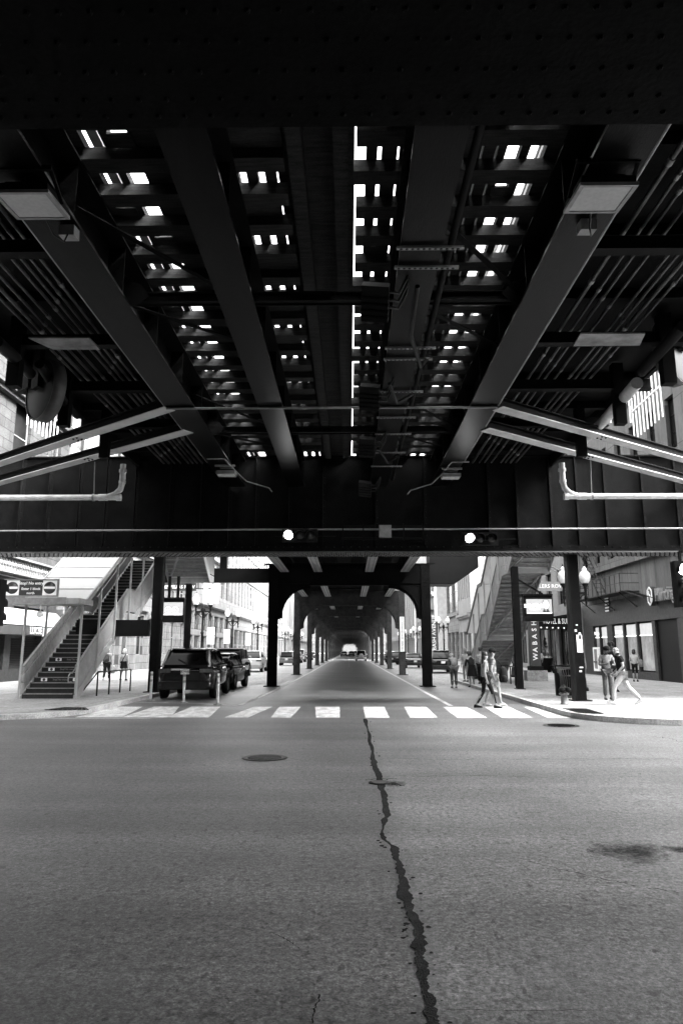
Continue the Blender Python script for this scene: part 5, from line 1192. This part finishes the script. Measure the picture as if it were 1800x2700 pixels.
def person(label,loc,heading,hgt,J=None,top=(cL,'short'),bot=(cD,'long'),hair=('short',hairB),skn=None,shoe=cB,hat=None,group=None,thick=1.0,face=True):
    """local frame: x = the person's right, y = forward; heading 0 faces +Y"""
    k=hgt/1.72; skn=skn or skin
    D=dict(pel=(0,0,.95),sp=(0,0,1.13),ch=(0,0,1.32),nk=(0,.0,1.47),hb=(0,.03,1.555),hd=(0,.035,1.64),
      sR=(.165,0,1.40),eR=(.215,-.03,1.13),wR=(.22,.06,.89),sL=(-.165,0,1.40),eL=(-.215,-.03,1.13),wL=(-.22,.06,.89),
      hR=(.085,0,.90),kR=(.095,.02,.5),aR=(.095,-.03,.09),hL=(-.085,0,.90),kL=(-.095,.02,.5),aL=(-.095,-.03,.09),tR=None,tL=None)
    D.update(J or {})
    for s in'RL':
        if D['t'+s] is None: a=D['a'+s]; D['t'+s]=(a[0]*1.1,a[1]+.15,a[2]-.045)
    D={n:Vector(v)*k for n,v in D.items()}
    t=thing('person',label,'person',loc,heading,group)
    V=[];E=[]
    def add(p,r,par=None):
        V.append((tuple(p),tuple(q*k for q in r) if isinstance(r,tuple) else r*k)); i=len(V)-1
        if par is not None:E.append((par,i))
        return i
    T=thick
    pel=add(D['pel'],.12*T);sp=add(D['sp'],.11*T,pel);ch=add(D['ch'],.125*T,sp);nk=add(D['nk'],.055,ch);hb=add(D['hb'],(.07,.08),nk);hd=add(D['hd'],(.085,.098),hb); add(D['hd']+(D['hd']-D['hb'])*.75,.06,hd)
    fdir=Vector((0,1,0)); hv=(D['hd']-D['hb']).normalized(); fdir=(fdir-hv*fdir.dot(hv)).normalized()
    if D.get('look') is not None: fdir=Vector(D['look']).normalized()
    for s,sg in(('R',1),('L',-1)):
        sh=add(D['s'+s],.06,ch); el=add(D['e'+s],.042,sh); w=add(D['w'+s],.027,el)
        d=(D['w'+s]-D['e'+s]).normalized(); side=d.cross(Vector((1,0,0))).normalized() if abs(d.x)<.9 else Vector((0,0,1)); 
        pm=add(D['w'+s]+d*.06*k,.034,w); nrm=d.cross(side)
        for q in range(4):
            off=side*(q-1.5)*.02*k; ln_=[.066,.08,.075,.058][q]*k
            b=add(D['w'+s]+d*.10*k+off,.0095,pm); c=add(D['w'+s]+d*.10*k+off*1.1+d*ln_*.55+nrm*.01*sg*k,.0085,b); add(D['w'+s]+d*.10*k+off*1.1+d*ln_*.9+nrm*.035*sg*k,.007,c)
        th=add(D['w'+s]+d*.05*k+side*.045*k,.011,pm); add(D['w'+s]+d*.10*k+side*.06*k+nrm*.02*sg*k,.009,th)
        hp=add(D['h'+s],.08*T,pel); kn=add(D['k'+s],.056,hp); md_=D['k'+s]*.62+D['a'+s]*.38+Vector((0,-.02*k,0)); cf=add(md_,.056,kn); an=add(D['a'+s],.038,cf); add(D['t'+s],.033,an)
    ob_=skin_obj('body',V,E,skn,t,1,0)
    if face:
        c=D['hd']-hv*.01*k; r=fdir.cross(hv); f=MB().ball(c+fdir*.098*k-hv*.02*k,.017*k,6,(.8,.9,1.3)); 
        for s in(-1,1): f.ball(c-hv*.01*k+r*s*.083*k-fdir*.01*k,.026*k,6,(.5,.8,1.2))
        ob('nose_and_ears',f,skn,ob_)
        e=MB()
        for s in(-1,1): e.ball(c+fdir*.088*k+r*s*.034*k+hv*.012*k,.012*k,6)
        e.ball(c+fdir*.086*k-hv*.06*k,.014*k,6,(1.5,.6,.4)); ob('eyes_and_mouth',e,hairB,ob_)
    # clothes
    def cl(name,chains,m):
        V2=[];E2=[];idx={}
        for chn in chains:
            prev=None
            for n,p,r in chn:
                if n in idx: i=idx[n]
                else: V2.append((tuple(p),r*k)); i=len(V2)-1; idx[n]=i
                if prev is not None and prev!=i:E2.append((prev,i))
                prev=i
        return skin_obj(name,V2,E2,m,t,1,0)
    m,kind=top
    low=D['pel']+(D['pel']-D['sp'])*(.1 if kind!='long_hem' else .5)
    chains=[[('low',low,.148*T),('sp',D['sp'],.135*T),('ch',D['ch'],.148*T),('nk',D['nk']-(D['nk']-D['ch'])*.25,.075)]]
    for s in'RL':
        q=[('ch',D['ch'],.148*T),('s'+s,D['s'+s],.078)]
        if kind=='short': q.append(('m'+s,D['s'+s]*.35+D['e'+s]*.65,.066))
        else: q+= [('e'+s,D['e'+s],.056),('w'+s,D['w'+s]*.93+D['e'+s]*.07,.042)]
        chains.append(q)
    cl('shirt' if kind=='short' else 'jacket',chains,m)
    m,kind=bot
    if kind in('long','slim','shorts'):
        f={'long':(.10,.078,.066),'slim':(.092,.064,.046),'shorts':(.108,.092,.09)}[kind]; chains=[]
        for s in'RL':
            q=[('pel',D['pel'],.138*T),('h'+s,D['h'+s],f[0]*T),('k'+s,D['k'+s] if kind!='shorts' else D['k'+s]*.88+D['h'+s]*.12,f[1])]
            if kind!='shorts': q.append(('a'+s,D['a'+s]*.93+D['k'+s]*.07,f[2]))
            chains.append(q)
        cl('trousers' if kind!='shorts' else 'shorts',chains,m)
    else:
        kz=(D['kR'].z+D['kL'].z)/2; rr=MB(); c0=D['pel']; zl=kz+.02 if kind=='skirt' else D['hR'].z-.22*k; cx=(D['kR']+D['kL'])/2
        rings=[]
        for q in range(5):
            a=q/4; z=c0.z+.12*k-(c0.z+.12*k-zl)*a; R=(.14+.07*a)*k*T; x=c0.x*(1-a)+cx.x*a*1.0 if kind=='skirt' else c0.x; y=c0.y; rings.append([(x+R*1.1*math.cos(2*PI*i/14),y+R*.95*math.sin(2*PI*i/14),z) for i in range(14)])
        ob('skirt',rr.loft(rings),m,t)
    sh=MB()
    for s in'RL':
        a,b=D['a'+s],D['t'+s]; d=(b-a);d.z=0; d=d.normalized() if d.length>.01 else Vector((0,1,0)); r=Vector((d.y,-d.x,0))
        tilt=(D['t'+s]-a).z+.045*k
        rings=[]
        for u,w,h in((-.075,.022,.05),(-.06,.038,.09),(.0,.042,.10),(.08,.046,.075),(.15,.045,.05),(.2,.025,.03)):
            c=a+d*u*k; z0=a.z-.09*k+ (tilt*(u/.15) if u>0 else 0); rings.append([tuple(c+r*w*k*x+Vector((0,0,z0+h*k*z-c.z))) for x,z in((-.8,0),(.8,0),(1,.3),(.7,.9),(0,1.08),(-.7,.9),(-1,.3))])
        ob('shoe',MB().loft(rings),shoe,t)
    hk,hm=hair; c=D['hd']+hv*.012*k-fdir*.012*k
    if hk!='none':
        h=MB(); h.ball(c+hv*.035*k-fdir*.01*k,.107*k,12,(.95,1.0,.92))
        if hk=='curly':
            for q in range(26): a=random.uniform(0,2*PI);b=random.uniform(0,1.2); h.ball(c+hv*.03*k+Vector((math.cos(a)*math.sin(b),math.sin(a)*math.sin(b),math.cos(b)))*.1*k,.045*k,6)
        if hk=='bob': h.ball(c-hv*.05*k-fdir*.035*k,.105*k,10,(1.05,.85,1.2))
        if hk=='long': h.ball(c-hv*.06*k-fdir*.045*k,.1*k,10,(1,.75,1.3)); h.ball(c-hv*.19*k-fdir*.07*k,.085*k,10,(1.05,.6,1.5))
        ob('hair',h,hm,ob_)
    if hat:
        h=MB().ball(c+hv*.045*k,.112*k,14,(.97,1.06,.85)); q=D['hd']+hv*.05*k+fdir*.15*k; r=fdir.cross(hv)
        h.slab([q-fdir*.09*k-r*.08*k,q-fdir*.09*k+r*.08*k,q+fdir*.06*k+r*.06*k-hv*.015*k,q+fdir*.085*k-hv*.02*k,q+fdir*.06*k-r*.06*k-hv*.015*k],hv*.012*k); ob('cap',h,hat,ob_)
    return t
def on(px,py,z=KZ): v=aZ(px,py,z); return (v.x,v.y,z)
# couple on the crosswalk
wx=on(1281,1867,0); wl=dict(kR=(.09,.20,.50),aR=(.08,.30,.09),kL=(-.08,-.04,.52),aL=(-.08,-.30,.10),hR=(.085,.03,.9),hL=(-.085,-.02,.9),eR=(.24,-.10,1.13),wR=(.22,-.02,.90),eL=(-.2,.05,1.13),wL=(-.2,.2,.93))
person('woman in pale blouse and black leggings striding over the crosswalk',wx,-PI/2+.1,1.66,wl,(cL,'long'),(cB,'slim'),('long',hairB),None,cB,None,'people crossing')
mx=on(1291,1864,0); person('man in dark cap, striped shirt and pale shorts walking beside the woman',(mx[0]+.20,mx[1]+.45,0),-PI/2+.08,1.76,dict(wl,aR=(.08,.22,.09),kR=(.09,.17,.5),aL=(-.08,-.24,.1),look=(.2,1,-.1)),(mat('striped_shirt',.16,.9,0,.6,5,stretch=(.2,.2,9)),'short'),(cW,'shorts'),('short',hairM),None,cW,cB,'people crossing',1.08)
def bag(label,c,sx,sy,sz,m,strap=None,name='backpack'):
    t=thing(name,label,'bag',c); b=MB(); rings=[]
    for q,(w,z) in enumerate(((.6,-1),(.95,-.8),(1,-.2),(.92,.4),(.7,.85),(.3,1))): rings.append([(sx*w*math.cos(2*PI*i/12),sy*w*math.sin(2*PI*i/12),sz*z) for i in range(12)])
    ob('pouch',b.loft(rings),m,t); ob('pocket',MB().ball((0,-sy*.8,-sz*.3),sx*.6,10,(1,.5,.8)),m,t)
    if strap: ob('strap',MB().tube(strap,.014,6),m,t)
bag('dark backpack hanging low beside the man in shorts',(mx[0]+.5,mx[1]+.2,.98),.15,.11,.24,cB,[(0,0,.22),(-.12,.1,.42),(-.3,.2,.5)])
bag('small dark crossbody bag at the hip of the woman in leggings',(wx[0]+.08,wx[1]-.17,1.0),.11,.05,.09,cD,[(0,0,.08),(-.1,.05,.3),(-.16,.12,.45)],'crossbody_bag')
# two men and others on the right pavement
w=on(1645,1858); big=dict(pel=(0,0,.90),sp=(0,.02,1.09),ch=(0,.05,1.28),nk=(0,.09,1.43),hb=(0,.13,1.51),hd=(0,.15,1.60),sR=(.17,.04,1.37),sL=(-.17,.06,1.37),hR=(.085,0,.86),hL=(-.085,.02,.86),kL=(-.09,.28,.52),aL=(-.08,.33,.10),tL=(-.08,.48,.10),kR=(.09,-.16,.5),aR=(.09,-.50,.16),tR=(.09,-.38,.05),eL=(-.26,.02,1.12),wL=(-.22,.2,.93),eR=(.24,-.02,1.1),wR=(.22,.18,.92),look=(-.55,.8,-.1))
person('bald bearded man in black T-shirt and white trousers striding left',w,PI/2-.1,1.76,big,(cB,'short'),(cW,'long'),('none',hairB),None,cW,None,'people on the right pavement',1.12)
p=on(1604,1845); ph=dict(eR=(.25,.06,1.12),wR=(.1,.27,1.15),eL=(-.25,.06,1.12),wL=(-.08,.28,1.14),hb=(0,.07,1.545),hd=(0,.12,1.61),look=(.1,.8,-.6))
person('man in black cap, pale T-shirt and grey trousers looking down at his phone',p,PI-.12,1.74,ph,(cL,'short'),(cM,'long'),('short',hairB),skinD,cB,cB,'people on the right pavement')
tag(ob('phone',MB().box(-.04,.04,-.007,.007,-.07,.07),black,None,(p[0]+.02,p[1]-.36,KZ+1.2)),'small dark phone in the hands of the man in the pale T-shirt','phone')
person('tall man with curly dark hair and black shirt behind the phone man',(aY(1609,1700,29).x,29.0,KZ),PI,1.88,{},(cB,'short'),(cD,'long'),('curly',hairB),skinD,cB,None,'people on the right pavement')
person('woman in white hoodie and black leggings facing the bank windows',on(1675,1797),-.5,1.62,dict(eR=(.2,.06,1.15),wR=(.16,.26,1.14),eL=(-.24,.05,1.15),wL=(-.2,.3,1.16)),(cW,'long_hem'),(cB,'slim'),('bob',hairB),None,cB,None,'people on the right pavement')
v=on(1675,1797); bag('pale shoulder bag of the woman in the white hoodie',(v[0]+.3,v[1]-.08,KZ+.95),.14,.07,.2,cL,[(0,0,.18),(-.08,.05,.42),(-.1,.05,.5)],'shoulder_bag')
wk_=dict(aR=(.09,.2,.1),kR=(.09,.17,.5),aL=(-.09,-.22,.14),kL=(-.09,-.02,.5))
person('man in grey T-shirt and white trousers walking away near the pylon',on(1404,1771),.1,1.8,wk_,(cM,'short'),(cW,'long'),('short',hairB),None,cB,None,'people on the right pavement')
person('woman in white top and dark trousers walking just right of the pylon',on(1424,1774),.05,1.66,wk_,(cW,'long'),(cD,'slim'),('long',hairB),None,cB,None,'people on the right pavement')
person('person in pale top almost hidden behind the notice-covered column',on(1533,1807),PI,1.75,{},(cL,'short'),(cM,'long'),('short',hairB),None,cM,None,'people on the right pavement')
# group beside the right staircase
bend=dict(pel=(0,-.04,.94),sp=(0,.03,1.1),ch=(0,.14,1.25),nk=(0,.27,1.36),hb=(0,.35,1.40),hd=(0,.42,1.44),sR=(.17,.15,1.3),sL=(-.17,.15,1.3),eR=(.22,.2,1.06),wR=(.12,.4,1.0),eL=(-.22,.2,1.06),wL=(-.12,.4,1.0))
person('grey-haired woman in pale jacket and grey trousers bending forward',on(1197,1814,0),.12,1.76,bend,(cL,'long'),(cM,'long'),('bob',hairG),None,cL,None,'group beside the right staircase',1.15)
person('woman in dark coat and black skirt beside the bending woman',on(1244,1812,0),.3,1.72,dict(bend,ch=(0,.06,1.3),nk=(0,.12,1.44),hb=(0,.17,1.5),hd=(0,.22,1.58)),(cD,'long'),(cB,'skirt'),('bob',hairM),None,cB,None,'group beside the right staircase',1.1)
person('person in mottled top and black trousers behind the crossing couple',on(1268,1803,KZ),-.5,1.7,{},(mat('mottled_cloth',.3,.9,0,.9,16),'short'),(cB,'long'),('curly',hairM),None,cM,None,'group beside the right staircase',1.15)
person('person with fair curls standing at the foot of the right staircase',on(1228,1797,KZ),2.6,1.66,{},(cW,'long'),(cL,'long'),('curly',hairG),None,cM,None,'group beside the right staircase')
# pair on the left pavement
person('man in pale shirt and dark trousers walking away on the left pavement',on(280,1796),.05,1.72,wk_,(cW,'short'),(cD,'long'),('short',hairW),None,cW,None,'pair on the left pavement',1.15)
person('fair-haired woman in white blouse and black skirt walking away on the left',on(325,1795),.0,1.66,wk_,(cW,'long'),(cB,'mini'),('bob',hairW),None,cB,None,'pair on the left pavement')
v=on(280,1796); bag('white carrier bag in the right hand of the man on the left pavement',(v[0]+.32,v[1]+.0,KZ+.62),.15,.1,.22,cW,[(0,0,.2),(-.04,.02,.3)],'carrier_bag')
bag('grey backpack on the man walking away on the left pavement',(v[0],v[1]-.2,KZ+1.22),.17,.09,.22,cM)
v=on(325,1795); tag(ob('shoulder_strap',MB().tube([(.12,-.12,1.42),(.02,-.18,1.2),(-.08,-.17,1.0)],.02,6).ball((-.1,-.18,.98),.06,8),cB,None,(v[0],v[1],KZ)),'thin black bag strap across the back of the fair-haired woman','bag')
# ================================================================ LIGHT, SKY, CAMERA
EXPO=4.68; SKY=.15; SUNS=.55
w=bpy.data.worlds.new('World'); S.world=w; w.use_nodes=True; nt=w.node_tree; bg=nt.nodes['Background']
sk=nt.nodes.new('ShaderNodeTexSky'); sk.sky_type='NISHITA'; sk.sun_disc=False
EL,AZ=math.radians(40),math.radians(115)
sk.sun_elevation=EL; sk.sun_rotation=AZ; sk.air_density=1.0; sk.dust_density=4.0
bw=nt.nodes.new('ShaderNodeRGBToBW'); nt.links.new(sk.outputs[0],bw.inputs[0]); nt.links.new(bw.outputs[0],bg.inputs[0]); bg.inputs[1].default_value=SKY
d=Vector((math.sin(AZ)*math.cos(EL),math.cos(AZ)*math.cos(EL),math.sin(EL)))
sl_=bpy.data.lights.new('sun','SUN'); sl_.energy=SUNS; sl_.angle=math.radians(18); so=bpy.data.objects.new('sun',sl_); COL.objects.link(so); so.rotation_euler=d.to_track_quat('Z','Y').to_euler(); so.location=(0,0,80)
cam=bpy.data.cameras.new('camera'); cam.sensor_fit='VERTICAL'; cam.sensor_height=36; cam.sensor_width=24; cam.lens=36*F/2700; cam.clip_end=3000; cam.clip_start=.05
co=bpy.data.objects.new('camera',cam); COL.objects.link(co); co.location=(0,0,H); co.rotation_euler=Matrix((RT,UP,-FW)).transposed().to_euler(); S.camera=co
S.view_settings.view_transform='Standard'; S.view_settings.look='None'; S.view_settings.gamma=1; S.view_settings.exposure=EXPO; S.view_settings.use_curve_mapping=False
S.cycles.max_bounces=8; S.cycles.diffuse_bounces=5; S.cycles.glossy_bounces=4
S.cycles.use_denoising=True
